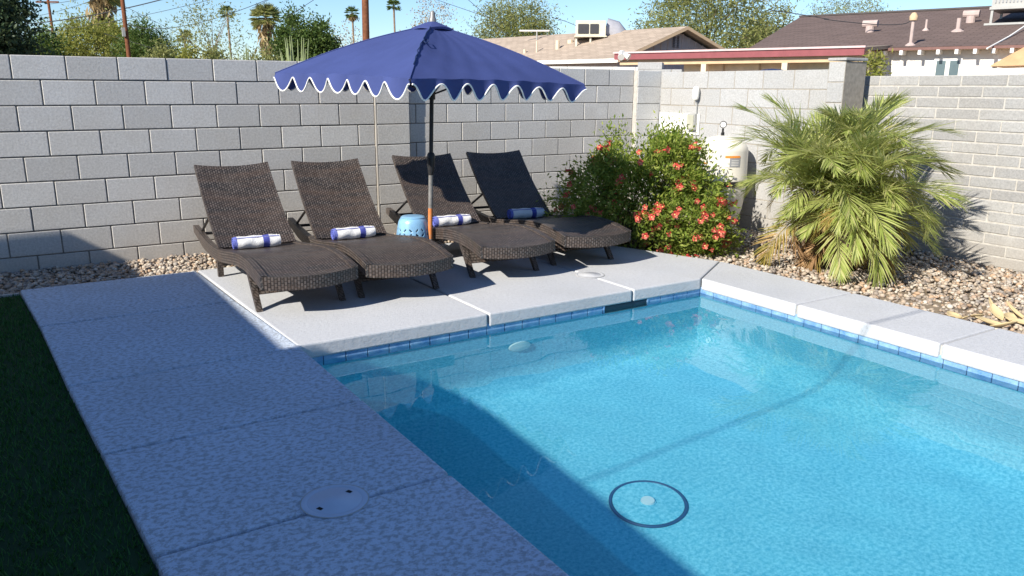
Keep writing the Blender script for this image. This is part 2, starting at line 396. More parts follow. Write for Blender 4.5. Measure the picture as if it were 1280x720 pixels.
# deck slabs: real gaps between them
deck = empty('pool_deck', (0, 0, 0)); tag(deck, 'textured grey concrete slabs of the deck round the pool', 'deck', kind='structure')
def slab(pts, z0=-.10, z1=0, bev=.012, mat='deck_smooth'):
    m = MB().prism(pts, z0, z1); o = link('slab', m.mesh('slab', M[mat], bevel=bev, bseg=2), deck); return o
def edge_l(y): return float(np.interp(y, [-12, -5.39, -3.35, -2.1, -.86], [.35, .10, -.025, -.085, -.17]))
yj = [-.865, -2.075, -3.40, -4.40, -5.36, -6.4, -7.5, -8.6, -9.8, -11.2]
gp = .008
for i in range(len(yj)-1):
    a, b = yj[i+1]+gp, yj[i]-gp
    if i == 0: xr0 = xr1 = None
    xr = lambda y: 1.155+(-.87-y)*.032 if y > PY1 else 1.255
    pts = [(edge_l(a), a), (xr(a)-gp, a), (xr(b)-gp, b), (edge_l(b), b)]
    if a < PY1 < b: pts = [(edge_l(a), a), (1.262, a), (1.262, PY1-.012), (xr(PY1)-gp, PY1+.0), (xr(b)-gp, b), (edge_l(b), b)]
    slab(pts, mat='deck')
slab([(1.155+gp, -.865), (1.235+gp, PY1-.028), (2.63-gp, PY1-.028), (2.63-gp, -.865)])
slab([(2.63+gp, -.865), (2.63+gp, PY1-.028), (3.98-gp, PY1-.028), (3.98-gp, -.865)])
slab([(3.98+gp, -.865), (3.98+gp, PY1-.028), (PX1-.028, PY1-.028), (5.40, -2.95), (5.28, -2.6), (4.95, -1.6), (4.85, -.865)])
cj = [-2.93, -4.35, -5.46, -6.6, -7.8, -9.0, -10.5]
for i in range(len(cj)-1):
    a, b = cj[i+1]+gp, cj[i]-gp
    if i == 0: pts = [(PX1-.024, a), (5.42, a), (5.405, -2.96), (PX1-.02, PY1-.034)]
    else: pts = [(PX1-.024, a), (5.42, a), (5.42, b), (PX1-.024, b)]
    slab(pts)
MB().box((edge_l(-8), -11.2, -.13), (1.20, -.88, -.055)).build('joint_filler', M['joint'], deck) if False else None
jf = MB()
for y in yj[1:-1]: jf.box((edge_l(y)+.02, y-.02, -.095), (1.18, y+.02, -.035))
for xx in (2.63, 3.98): jf.box((xx-.02, PY1+.0, -.095), (xx+.02, -.9, -.012))
for y in cj[1:-1]: jf.box((PX1-.005, y-.02, -.095), (5.40, y+.02, -.014))
jf.prism([(1.14, -.9), (1.18, -.9), (1.265, PY1+.01), (1.22, PY1+.01)], -.095, -.012)
jf.build('joint_filler', M['joint'], deck)

# turf
tb = MB().prism([(-7, -12), (edge_l(-12)-.004, -12), (edge_l(-5.39)-.004, -5.39), (edge_l(-2.1)-.004, -2.1), (-.175, -.9), (-7, -.9)], -.13, -.035)
turf = tag(tb.build('lawn', simple('turf_backing', (.012, .04, .012), .95)), 'short artificial turf lawn shaded by the house', 'lawn', kind='structure')
N = 62000
bx = rng.uniform(-2.7, .14, N); by = rng.uniform(-6.6, -.92, N)
ex = np.interp(by, [-12, -5.39, -3.35, -2.1, -.86], [.35, .10, -.025, -.085, -.17])
k = bx < ex-.006; bx, by = bx[k], by[k]; N = len(bx)
th = rng.uniform(0, 2*np.pi, N); h = rng.uniform(.018, .036, N); lean = rng.normal(0, .012, (N, 2)); wd = .0035
V = np.zeros((N, 3, 3)); V[:, 0] = np.stack([bx-wd*np.cos(th), by-wd*np.sin(th), np.full(N, -.036)], 1); V[:, 1] = np.stack([bx+wd*np.cos(th), by+wd*np.sin(th), np.full(N, -.036)], 1)
V[:, 2] = np.stack([bx+lean[:, 0], by+lean[:, 1], -.036+h], 1)
def tri_mesh(name, V, mat, n=3):
    me = bpy.data.meshes.new(name); N = len(V); me.vertices.add(N*n); me.vertices.foreach_set('co', V.reshape(-1).astype(np.float32)); me.loops.add(N*n); me.loops.foreach_set('vertex_index', np.arange(N*n, dtype=np.int32))
    me.polygons.add(N); me.polygons.foreach_set('loop_start', np.arange(0, N*n, n, dtype=np.int32)); me.polygons.foreach_set('loop_total', np.full(N, n, dtype=np.int32)); me.update(calc_edges=True); me.materials.append(mat); return me
tag(link('turf_grass', tri_mesh('turf_grass', V, M['turf'])), 'short dark green blades of artificial turf in shade', 'grass', kind='stuff')

# gravel
def icos():
    bm = bmesh.new(); bmesh.ops.create_icosphere(bm, subdivisions=1, radius=1); v = np.array([p.co[:] for p in bm.verts]); f = np.array([[q.index for q in t.verts] for t in bm.faces]); bm.free(); return v, f
IV, IF = icos()
def pebbles(name, pos, size, label):
    N = len(pos); nv, nf = len(IV), len(IF)
    q = rng.normal(size=(N, 4)); q /= np.linalg.norm(q, axis=1, keepdims=True); a, b, c, d = q.T
    Rm = np.stack([1-2*(c*c+d*d), 2*(b*c-a*d), 2*(b*d+a*c), 2*(b*c+a*d), 1-2*(b*b+d*d), 2*(c*d-a*b), 2*(b*d-a*c), 2*(c*d+a*b), 1-2*(b*b+c*c)], 1).reshape(N, 3, 3)
    P = IV[None]*rng.uniform(.8, 1.2, (N, nv, 1))*(size[:, None, None]*rng.uniform(.55, 1.25, (N, 1, 3)))
    P = np.einsum('nij,nkj->nki', Rm, P); P[:, :, 2] *= .75; P += pos[:, None, :]
    F = (IF[None]+np.arange(N)[:, None, None]*nv).reshape(-1)
    me = bpy.data.meshes.new(name); me.vertices.add(N*nv); me.vertices.foreach_set('co', P.reshape(-1).astype(np.float32)); me.loops.add(len(F)); me.loops.foreach_set('vertex_index', F.astype(np.int32))
    me.polygons.add(len(F)//3); me.polygons.foreach_set('loop_start', np.arange(0, len(F), 3, dtype=np.int32)); me.polygons.foreach_set('loop_total', np.full(len(F)//3, 3, dtype=np.int32)); me.update(calc_edges=True); me.materials.append(M['stone'])
    return tag(link(name, me), label, 'gravel', kind='stuff')
bed = MB().prism([(4.85, -.86), (4.95, -1.6), (5.28, -2.6), (5.40, -2.95), (5.42, -10.5), (8.3, -10.5), (8.3, .1), (-8.4, .1), (-8.4, -.86)], -.135, -.085)
tag(bed.build('planting_bed', M['earth']), 'bare earth bed under the gravel along the block walls', 'ground', kind='structure')
n1 = 17000
p = np.stack([rng.uniform(4.85, 7.73, n1), rng.uniform(-6.7, -.05, n1), np.zeros(n1)], 1)
lim = np.interp(p[:, 1], [-7, -2.95, -2.6, -1.6, -.86, -.8, 0], [5.44, 5.43, 5.32, 5.0, 4.9, 4.8, 4.8]); p = p[p[:, 0] > lim]
p[:, 2] = rng.uniform(-.085, -.052, len(p)) + .02*np.sin(p[:, 0]*3)*np.sin(p[:, 1]*2.3)
pebbles('gravel_bed', p, rng.uniform(.012, .027, len(p)), 'mixed tan and grey river pebbles around the palm')
n2 = 15000
p = np.stack([rng.uniform(-3.9, 4.85, n2), rng.uniform(-.85, -.01, n2), rng.uniform(-.085, -.045, n2)], 1); p[:, 2] += .03*np.clip((p[:, 1]+.5)/.5, 0, 1)
pebbles('gravel_strip', p, rng.uniform(.011, .026, len(p)), 'tan river pebbles in the strip along the grey wall')
MB().box((-7, -.915, -.13), (-.18, -.88, -.02)).build('lawn_edging', M['joint'], turf)

# ------------------------------------------------------------------ block walls
_bc = {}
def block_mesh(l, h, d, mat, bev=.0042):
    key = (round(l, 3), round(h, 3), round(d, 3), mat.name)
    if key not in _bc: _bc[key] = MB().box((0, 0, 0), (l, d, h)).mesh('block', mat, bevel=bev, bseg=1)
    return _bc[key]
def block_wall(name, label, org, rz, length, zs, pitch, offs, depth, mat, mort, joint=.010, recess=.007, cat='wall', flush=0):
    """org: start of the wall's front face; rz turns local +x along the wall, local -y towards the viewer"""
    root = empty(name, org, rz, label, cat)
    MB().box((0, recess, zs[-1]), (length, depth-.01, zs[0]-.004)).build('mortar', mort, root)
    for r in range(len(zs)-1):
        zt, zb = zs[r], zs[r+1]; o = offs[r % len(offs)]; e = [0.]; k = o
        while k < length-.03:
            if k > .03: e.append(k)
            k += pitch
        e.append(length)
        for a, b in zip(e[:-1], e[1:]):
            dj = random.gauss(0, .0018)
            link('block', block_mesh(b-a-joint, zt-zb-joint, depth, mat), root, (a+joint/2, random.gauss(0, .0012), zb+joint/2+dj*.3), (0, 0, random.gauss(0, .002)))
    return root
BP = .4064
zA = [1.81]+[1.82-.215*k for k in range(1, 10)]
XA0 = -BP*20
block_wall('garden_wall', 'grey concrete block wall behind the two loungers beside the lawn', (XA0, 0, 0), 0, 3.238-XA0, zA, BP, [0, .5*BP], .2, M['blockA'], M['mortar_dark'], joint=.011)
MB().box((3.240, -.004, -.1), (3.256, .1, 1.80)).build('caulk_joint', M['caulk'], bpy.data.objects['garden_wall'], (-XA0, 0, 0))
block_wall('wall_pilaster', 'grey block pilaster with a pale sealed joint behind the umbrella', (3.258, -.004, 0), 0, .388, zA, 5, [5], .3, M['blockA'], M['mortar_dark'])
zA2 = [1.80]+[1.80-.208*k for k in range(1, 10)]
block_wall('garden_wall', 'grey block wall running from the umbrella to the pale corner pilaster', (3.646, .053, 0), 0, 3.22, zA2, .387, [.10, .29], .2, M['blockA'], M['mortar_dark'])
block_wall('corner_pilaster', 'pale block pilaster in the corner above the flowering bush', (6.866, -.02, 0), 0, .40, [1.79-.209*k for k in range(10)], 5, [5], .4, M['blockP'], M['mortar_light'], recess=.004)
zB = [1.775-.2095*k for k in range(10)]
block_wall('garden_wall', 'pale block wall behind the pool filter tank', (7.27, -.022, 0), -math.pi/2, 2.54, zB, .425, [.40, .19], .2, M['blockB'], M['mortar'], joint=.009, recess=.004)
block_wall('end_pilaster', 'tall pale block pilaster standing above the palm', (7.25, -2.563, 0), -math.pi/2, .20, [1.85-.2095*k for k in range(10)], 5, [5], .36, M['blockB'], M['mortar'], recess=.004)
MB().box((7.235, -2.775, 1.856), (7.60, -2.555, 1.885)).build('cap', M['blockB'], None, bevel=.006)
cp = bpy.data.objects['cap']; cp.parent = bpy.data.objects['end_pilaster']; cp.matrix_parent_inverse = Matrix.Translation((7.25, -2.563, 0)).inverted() if False else (Matrix.Translation((7.25, -2.563, 0)) @ Matrix.Rotation(-math.pi/2, 4, 'Z')).inverted()
zC = [1.712-.1052*k for k in range(18)]
block_wall('slump_block_wall', 'wall of thin pale slump blocks with raised mortar behind the palm', (7.74, -2.3, 0), -math.pi/2, 6.2, zC, .43, [.11, .325], .15, M['blockC'], M['mortar_light'], joint=.014, recess=.006)

# ------------------------------------------------------------------ the shading house (outside the frame, left)
hs = empty('house', (-4.0, -6, 0), 0, 'cream stucco house with a flat overhanging roof beside the lawn', 'house')
def hb(name, a, b, mat, bev=0): return MB().box([a[0]+4.0, a[1]+6, a[2]], [b[0]+4.0, b[1]+6, b[2]]).build(name, mat, hs, bevel=bev)
hb('wall', (-10, -13, -.14), (-4.1, -1.5, 2.55), M['stucco'])
hb('roof', (-10.4, -13.4, 2.62), (-3.46, -.95, 2.80), M['white'])
hb('porch_roof', (-4.09, -13.2, 2.46), (-2.70, -1.88, 2.60), M['white'])
hb('porch_shade_strip', (-2.699, -13.2, 2.47), (-2.50, -4.36, 2.59), M['white'])  # unseen strip added to the porch edge to set the shade line in the pool
for y in (-2.2, -5.2, -8.6, -12.0): hb('porch_post', (-2.95, y-.06, -.14), (-2.83, y+.06, 2.459), M['white'])
hb('window', (-4.11, -4.2, .9), (-4.085, -2.8, 2.1), M['glass_dark']); hb('door', (-4.11, -7.4, -.02), (-4.085, -5.5, 2.08), M['glass_dark'])

# ------------------------------------------------------------------ loungers
ZU = [0, .12, .30, .55, .9, 1.2, 1.45, 1.8, 2.1, 2.38]; ZZ = [.300, .322, .340, .344, .312, .265, .240, .243, .268, .300]
_cs = np.polyfit(ZU, ZZ, 6)
def zp(u): return float(np.polyval(_cs, u))
def make_lounger():
    root = empty('sun_lounger')
    HW = .345; HU = 1.47
    def bow(x): return -.085*(1-(x/HW)**2)
    m = MB(); nu, nv = 14, 40; iw = HW-.042
    def seat(a, b):
        x = -HW+2*HW*a; u = b*HU + bow(x)*(1-b)**2; 
        return (x, u, zp(max(0, u))+.006-(.0 if abs(x) < iw else .0)+.010*(1-(x/HW)**2)*-1)
    m.grid(seat, nu, nv, (2*HW, HU)); m.uv = [(v_, u_*1.0) for u_, v_ in m.uv]
    # skirt: front and sides
    def fr(a, b):
        p = seat(a, 0); return (p[0], p[1]+.004*b, p[2]-.095*b)
    m.grid(lambda a, b: fr(1-a, b), nu, 5, (2*HW, .095)); _k = 6*(nu+1); m.uv[-_k:] = [(v_, u_) for u_, v_ in m.uv[-_k:]]
    s = m.build('seat', M['wicker'], root, smooth=True, weld=True)
    for sx in (-1, 1):
        r = MB(); us = np.linspace(-.003, 2.38, 46); x0, x1 = (HW-.046)*sx, (HW+.004)*sx
        vs = []; uv = []
        for u in us:
            z = zp(max(u, 0))+.012; t = .098 if u < 2.0 else .098-.035*(u-2.0)/.38
            vs += [(x0, u, z), (x1, u, z), (x1, u, z-t), (x0, u, z-t)]; uv += [(0, u), (.05, u), (.148, u), (.198, u)]
        fs = [(i*4+k, i*4+(k+1) % 4, i*4+4+(k+1) % 4, i*4+4+k) for i in range(len(us)-1) for k in range(4)]+[(3, 2, 1, 0), tuple(len(us)*4-4+k for k in range(4))]
        uv = [(b, a) for a, b in uv]
        r.add(vs, fs, uv); r.build('side_rail', M['wicker'], root, smooth=True, weld=False)
    # backrest
    BW = .325; hu, hz = 1.43, zp(1.43)+.02; L = .985; ang = R_(39.0)
    def back(a, b, t=0):
        x = -BW+2*BW*a; d = L*b - (.020*(1-(x/BW)**2) if b > .5 else 0)*(b-.5)*2
        sag = -.035*math.sin(math.pi*b)-.018*(1-(x/BW)**2)
        return (x, hu+d*math.cos(ang)-(sag+t)*math.sin(ang)*1.0, hz+d*math.sin(ang)+(sag+t)*math.cos(ang))
    bk = MB(); nu, nv = 10, 24
    bk.grid(lambda a, b: back(a, b, 0), nu, nv, (2*BW, L)); bk.grid(lambda a, b: back(1-a, b, -.032), nu, nv, (2*BW, L))
    for A in (0, 1): bk.grid(lambda a, b: back(A, b if A else 1-b, -.032*a), 2, nv, (.032, L))
    for Bv in (0, 1): bk.grid(lambda a, b: back(1-a if Bv else a, Bv, -.032*(1-b if 0 else b)), nu, 2, (2*BW, .032))
    bk.uv = [(v_, u_) for u_, v_ in bk.uv]; bk.build('backrest', M['wicker'], root, smooth=True, weld=True)
    # legs: front pair lean, rear pair upright
    for sx in (-1, 1):
        a = HW-.035
        l = MB(); top = Vector((sx*a, .47, zp(.47)-.075)); bot = Vector((sx*a, .245, 0))
        vs = []
        for p, wv in ((bot, .020), (top, .030)):
            vs += [(p.x-.021, p.y-wv, p.z), (p.x+.021, p.y-wv, p.z), (p.x+.021, p.y+wv, p.z), (p.x-.021, p.y+wv, p.z)]
        l.add(vs, [(0, 3, 2, 1), (4, 5, 6, 7), (0, 1, 5, 4), (1, 2, 6, 5), (2, 3, 7, 6), (3, 0, 4, 7)], [(q[2], q[0]*.9+q[1]) for q in vs]); l.build('leg', M['wicker'], root)
        l = MB().box((sx*a-.022, 1.48, 0), (sx*a+.022, 1.525, zp(1.5)-.07)); l.build('leg', M['wicker'], root)
    fp = MB(); a = HW-.056; u0, z0, u1, z1 = .315, .105, .45, zp(.45)-.08
    vs = [(-a, u0, z0), (a, u0, z0), (a, u1, z1), (-a, u1, z1), (-a, u0+.018, z0), (a, u0+.018, z0), (a, u1+.018, z1), (-a, u1+.018, z1)]
    fp.add(vs, [(0, 1, 2, 3), (7, 6, 5, 4), (4, 5, 1, 0), (3, 2, 6, 7)], [(q[0], q[2]) for q in vs]); fp.build('front_panel', M['wicker'], root)
    fp = MB(); vs = [(-a, 1.495, .09), (a, 1.495, .09), (a, 1.495, zp(1.5)-.075), (-a, 1.495, zp(1.5)-.075), (-a, 1.51, .09), (a, 1.51, .09), (a, 1.51, zp(1.5)-.075), (-a, 1.51, zp(1.5)-.075)]
    fp.add(vs, [(0, 1, 2, 3), (7, 6, 5, 4), (4, 5, 1, 0), (3, 2, 6, 7)], [(q[0], q[2]) for q in vs]); fp.build('rear_panel', M['wicker'], root)
    MB().tube([(-.32, 2.22, zp(2.22)-.03), (.32, 2.22, zp(2.22)-.03)], .014).build('cross_bar', M['blackmetal'], root)
    MB().tube([(-.30, 1.86, zp(1.86)-.045), (.30, 1.86, zp(1.86)-.045)], .011).build('cross_bar', M['blackmetal'], root)
    for sx in (-1, 1):
        pt = back(.5+sx*.47, .42, -.03); MB().tube([(sx*.31, 2.22, zp(2.22)-.02), pt], .012).build('prop_arm', M['blackmetal'], root)
    return root
LS = [((1.563, -2.715), 1.1, 'brown wicker sun lounger closest to the shaded lawn'), ((2.323, -2.74), 4.0, 'brown wicker sun lounger sunlit between its neighbour and the blue stool'),
      ((3.374, -2.61), 5.2, 'brown wicker sun lounger half shaded, right behind the umbrella pole'), ((4.243, -2.575), 6.0, 'brown wicker sun lounger fully shaded by the umbrella beside the flowering bush')]
lp = make_lounger(); lounger_objs = []
for i, (pos, a, lab) in enumerate(LS):
    o = lp if i == 0 else copy_tree(lp)
    o.location = (*pos, 0); o.rotation_euler = (0, 0, -R_(a)); tag(o, lab, 'sun lounger', 'wicker sun loungers in a row'); lounger_objs.append(o)

# towels: rolled, striped
def make_towel():
    root = empty('rolled_towel'); Lh = .19
    def rad(th, s): return .057*(1+.05*math.sin(2*th+1)+.03*math.sin(3*th))*(1-.10*abs(s)**5)
    m = MB()
    def f(a, b):
        th = 2*math.pi*b; s = -1+2*a; r = rad(th, s)+.0025*math.sin(9*s+2*th)
        return (s*Lh, r*1.06*math.cos(th), r*.95*math.sin(th))
    m.grid(f, 26, 28, (1, 1)); m.build('roll', M['towel'], root, smooth=True, weld=True)
    # flap edge where the cloth ends along the roll
    m = MB(); m.tube([(-.180, -.036, .043), (0, -.038, .044), (.180, -.036, .043)], .0045, 6); m.build('hem', M['towel'], root, smooth=True)
    for sx in (-1, 1):
        sp = MB(); n = 60
        pts = []
        for k in range(n+1):
            t = k/n; th = t*2*math.pi*2.6; r = .006+.044*t; pts.append((r*1.06*math.cos(th), r*.95*math.sin(th), .010*(1-t)))
        vs = []; uv = []
        for (y, z, d) in pts: vs += [(sx*(Lh-.05), y, z), (sx*(Lh+.001+d*.4), y, z)]
        sp.add(vs, [(2*k, 2*k+1, 2*k+3, 2*k+2) for k in range(n)])
        o = sp.build('end_spiral', M['towelblue'] if sx < 0 else M['trim'], root)
        md = o.modifiers.new('thick', 'SOLIDIFY'); md.thickness = .0075; md.offset = 0
        MB().lathe([(.001, 0), (.049, 0), (.049, .004), (.001, .004)], 24).build('end_core', M['towelblue'] if sx < 0 else M['trim'], root, (sx*(Lh-.022), 0, 0), (0, math.pi/2, 0))
    return root
tp = make_towel()
TL = ['rolled white towel with blue stripe on the lounger closest to the lawn', 'rolled white towel with blue stripe on the lounger next to the stool', 'rolled white towel with blue stripe partly behind the umbrella pole', 'rolled white towel with blue stripe lying in the umbrella shade']
for i in range(4):
    o = tp if i == 0 else copy_tree(tp)
    a = R_(LS[i][1]); u = [1.335, 1.36, 1.42, 1.38][i]; xx = [-.035, -.01, .0, -.01][i]; c = LS[i][0]
    o.location = (c[0]+xx*math.cos(a)+u*math.sin(a), c[1]-xx*math.sin(a)+u*math.cos(a), zp(u)+.052)
    o.rotation_euler = (R_([0, 60, 140, 200][i])*.0, 0, -a+R_([-3, 2, 3, -4][i])); tag(o, TL[i], 'towel', 'rolled towels on the loungers')

# ------------------------------------------------------------------ ceramic stool
def stool():
    P = onz(516, 271.5, .41); root = empty('garden_stool', (P[0], P[1], 0), 0, 'light blue pierced ceramic garden stool beside the umbrella pole', 'stool')
    prof_z = np.linspace(0, .41, 61)
    def rr(z): t = z/.41; return .118+.036*math.sin(math.pi*t)**.8 - (.012*max(0, (t-.9)/.1)**2)
    nth = 120; keep = []
    def hole(k, z):
        for row, zc in ((0, .145), (1, .185), (2, .265), (3, .305)):
            per = nth/16; c = (k+.5) % per-per/2; dz = z-zc
            sgn = 1 if row % 2 else -1; alt = 1 if int((k+.5)//per) % 2 else -1
            th = c/nth*2*math.pi*.145; s = .7071*(th+sgn*alt*dz); n = .7071*(th-sgn*alt*dz)
            if (s/.017)**2+(n/.0065)**2 < 1: return True
        return False
    m = MB(); vs = []; fs = []
    for z in prof_z:
        for k in range(nth): th = 2*math.pi*k/nth; vs.append((rr(z)*math.cos(th), rr(z)*math.sin(th), z))
    for i in range(len(prof_z)-1):
        for k in range(nth):
            if not hole(k, (prof_z[i]+prof_z[i+1])/2): fs.append((i*nth+k, i*nth+(k+1) % nth, (i+1)*nth+(k+1) % nth, (i+1)*nth+k))
    m.add(vs, fs); b = m.build('body', M['ceramic'], root, smooth=True); md = b.modifiers.new('thick', 'SOLIDIFY'); md.thickness = .008; md.offset = -1
    MB().lathe([(.001, .425), (.07, .425), (.10, .422), (.112, .412), (.106, .400), (.001, .400)], 40).build('top', M['ceramic'], root, smooth=True)
stool()

# ------------------------------------------------------------------ umbrella
def umbrella():
    s = .858
    base = Vector((3.055, -1.60, 0)); axis = Vector((.024, -.018, 1)).normalized()
    sc_ = lambda p: Vector((CAM[0]+(p[0]-CAM[0])*s, CAM[1]+(p[1]-CAM[1])*s, CAM[2]+(p[2]-CAM[2])*s))
    # square canopy, corners measured in the tilted plane of the canopy
    h = 1.628; hd = 1.265; an = R_(-32.8)
    c = base+axis*h; e1 = Vector((math.cos(an), math.sin(an), 0)); e1 = (e1-axis*e1.dot(axis)).normalized(); e2 = e1.cross(axis)
    cor = [Vector(tuple(CAM+(np.array(p)-CAM)*k_)) for p, k_ in (((2.245, .12, 1.6895), .884), ((2.705, -2.007, 1.6327), .838), ((4.832, -1.547, 1.5955), .855), ((4.374, .58, 1.6523), .884))]; c = sum(cor, Vector())/4   # towards lawn, towards pool, towards bush, towards wall
    root = empty('patio_umbrella', base, 0, 'navy blue market umbrella with scalloped white trimmed valance', 'umbrella')
    W = lambda p: Vector(p)-base
    apex = base+axis*2.085
    def panel(k):
        A, Bc = cor[k], cor[(k+1) % 4]
        def f(a, b):
            t = .075+.925*b
            edge = A.lerp(Bc, a); rim = edge.lerp(c, .045*math.sin(math.pi*a)) + axis*(.012*math.sin(math.pi*a))
            p = apex.lerp(rim, t); p = p + axis*.040*math.sin(math.pi*t) - axis*(.038*math.sin(math.pi*t)*math.sin(math.pi*a))
            p = p + axis*.004*math.sin(a*37+t*9+k)*t*(1-abs(2*a-1)**3)
            return W(p)
        return f
    for k in range(4):
        f = panel(k); m = MB(); m.grid(f, 40, 24, (2, 1)); m.build('canopy_panel', M['canvas'], root, smooth=True)
        A, Bc = cor[k], cor[(k+1) % 4]; out = ((A+Bc)/2-c).normalized(); NS = 7
        def drop(a): return .092-.055*math.cos(2*math.pi*NS*a)
        def val(a, b, off=0):
            p = f(a, 1.0); d = drop(a)*b; rip = .012*b*math.sin(2*math.pi*NS*a+k)+.008*b*math.sin(31*a+2*k)
            return p - axis*d + out*(rip+.012*b)
        m = MB(); m.grid(lambda a, b: val(a, b), 140, 4, (2, .1)); m.build('valance', M['canvas'], root, smooth=True)
        MB().tube([val(a, 1.0) for a in np.linspace(0, 1, 141)], .0062, 6).build('trim', M['trim'], root, smooth=True)
        MB().tube([f(0, b)+axis*.003 for b in np.linspace(0, 1, 14)], .005, 5).build('seam', M['canvas'], root, smooth=True)
        MB().tube([W(apex-axis*.05+(A-apex).normalized()*.05), W(c.lerp(A, .5)*.5+apex.lerp(A, .5)*.5-axis*.02), W(A-axis*.012)], .011, 6).build('rib', M['blackmetal'], root)
        MB().tube([W(base+axis*1.50), W(apex.lerp(A, .52)-axis*.07)], .008, 6).build('strut', M['blackmetal'], root)
        # vent flap above the panel
        vr = .185
        def vent(a, b):
            P0 = (A-c).normalized(); P1 = (Bc-c).normalized(); d = P0.lerp(P1, a)*vr*b
            return W(apex+axis*(.035-.066*b**1.15+.014*math.sin(math.pi*a)*b)+d)
        m = MB(); m.grid(vent, 12, 6); o = m.build('vent_flap', M['canvas'], root, smooth=True)
        mm = MB(); mm.grid(lambda a, b: vent(a, 1.0)-axis*.018*b, 12, 1); mm.build('vent_hem', M['canvas'], root, smooth=True)
    at = lambda t: axis*t
    MB().tube([at(.92), at(2.10)], .0185, 16).build('upper_pole', M['blackmetal'], root, smooth=True)
    MB().tube([at(.02), at(.22)], .0205, 16).build('pole_foot', M['polegrey'], root, smooth=True)
    MB().tube([at(.22), at(.50)], .0207, 16).build('rusty_sleeve', M['rustpole'], root, smooth=True)
    MB().tube([at(.50), at(.93)], .0205, 16).build('lower_pole', M['polegrey'], root, smooth=True)
    ck = empty('crank', (0, 0, 0)); ck.parent = root
    MB().tube([at(.80), at(.84), at(.93), at(.98), at(1.0)], [.022, .028, .036, .036, .024], 14).build('crank_housing', M['blackmetal'], root, smooth=True)
    bpy.data.objects.remove(ck)
    MB().tube([at(.95)+Vector((-.03, -.03, 0)), at(.95)+Vector((-.055, -.05, 0)), at(.87)+Vector((-.06, -.055, 0))], .006, 6).build('crank_handle', M['blackmetal'], root, smooth=True)
    MB().tube([at(1.46), at(1.54)], .032, 14).build('runner_hub', M['blackmetal'], root, smooth=True)
    fn = MB().tube([at(2.10), at(2.132), at(2.15), at(2.185), at(2.198)], [.036, .034, .024, .022, .012], 12).build('finial', M['polegrey'], root, smooth=True)
    # tie cord with a loop on the poolward ridge
    e1 = (cor[2]-cor[0]).normalized(); e2 = (cor[1]-cor[3]).normalized(); F = cor[1]; q = lambda t, s=0, u=.012: W(apex.lerp(F, t)) + axis*(.040*math.sin(math.pi*t)+u) + e1*s
    pts = [q(.12), q(.2, .004), q(.3, -.004), q(.38, .0), q(.44, -.004), q(.50, .012), q(.53, .03), q(.50, .045), q(.455, .028), q(.49, .0), q(.55, -.008), q(.60, -.003), q(.66, -.012), q(.70, 0), q(.75, -.008), q(.80, -.002), q(.85, -.004)]
    MB().tube([p + (q(.5)-q(.49)).cross(e1).normalized()*0 - e2*(-.004) for p in pts], .0042, 5).build('tie_cord', M['navy'], root, smooth=True)
    MB().lathe([(.001, 0), (.20, 0), (.205, .02), (.19, .035), (.045, .055), (.038, .11), (.026, .12), (.001, .12)], 36).build('base', M['blackmetal'], root, smooth=True)
umbrella()

# ------------------------------------------------------------------ pool fittings
def lid(P, r, lab, holes=True, z=.0, mat='lid'):
    root = empty('access_hatch', (P[0], P[1], z), R_(25), lab, 'hatch', 'round access lids in the deck')
    MB().lathe([(.001, -.03), (r, -.03), (r, .0035), (r*.97, .005), (r*.84, .005), (r*.82, .0035), (r*.80, .005), (r*.42, .005), (r*.40, .007), (r*.001, .007)], 64).build('cover', M[mat], root, smooth=True)
    rg = MB(); n = 64
    vs = [(rr*math.cos(2*math.pi*k/n), rr*math.sin(2*math.pi*k/n), .0042 if rr > r else .0047) for rr in (r*1.0, r*1.035) for k in range(n)]
    rg.add(vs, [(k, (k+1) % n, n+(k+1) % n, n+k) for k in range(n)]); rg.build('rim', M['joint'], root)
    if holes:
        for sx in (-1, 1): MB().prism([(sx*r*.62+a, b) for a, b in ((-.006, -.012), (.008, -.011), (.009, .011), (-.008, .012))], .002, .0062).build('finger_hole', M['dark'], root)
lid(onz(418.5, 626.5), .128, 'round deck lid with two finger holes on the shaded slabs')
lid(onz(737, 343.5), .125, 'round deck lid on the sunlit slab above the skimmer', False, 0, 'deck_smooth')
def refr(x, y, D):
    d = ray(x, y); d = d/np.linalg.norm(d); s = onz(x, y, WZ); st = math.hypot(d[0], d[1]); si = st/1.333
    return s[:2]+d[:2]/st*D*si/math.sqrt(1-si*si)
c = refr(810, 628, 1.24)
dr = empty('floor_drain', (c[0], c[1], FZ), 0, 'round ring shaped main drain on the pool floor', 'drain')
n = 72; ring = MB(); ring.tube([(.215*math.cos(2*math.pi*k/n), .215*math.sin(2*math.pi*k/n), .006) for k in range(n+1)], .011, 8, False)
o = ring.build('ring', M['ring'], dr, smooth=True); o.cycles.is_caustics_receiver = True
o = MB().lathe([(.001, 0), (.204, 0), (.204, .012), (.05, .02), (.045, .028), (.001, .03)], 48).build('cover', M['plaster'], dr, smooth=True); o.cycles.is_caustics_receiver = True
o = MB().lathe([(.001, .028), (.042, .028), (.038, .040), (.001, .042)], 32).build('cap', M['fitting'], dr, smooth=True); o.cycles.is_caustics_receiver = True
_d = ray(649, 432.5); _d = _d/np.linalg.norm(_d); _s = onz(649, 432.5, WZ); _st = math.hypot(_d[0], _d[1]); _si = _st/1.333; _h = _d[:2]/_st
_t = (PY1-_s[1])/_h[1]; _dep = _t*math.sqrt(1-_si*_si)/_si
pl = tag(MB().lathe([(.001, 0), (.095, 0), (.092, .014), (.05, .026), (.001, .03)], 36).build('pool_light', M['fitting'], None, (_s[0]+_h[0]*_t, PY1-.0005, WZ-_dep), (math.pi/2, 0, 0), smooth=True), 'pale round underwater light on the far pool wall', 'pool light'); pl.cycles.is_caustics_receiver = True

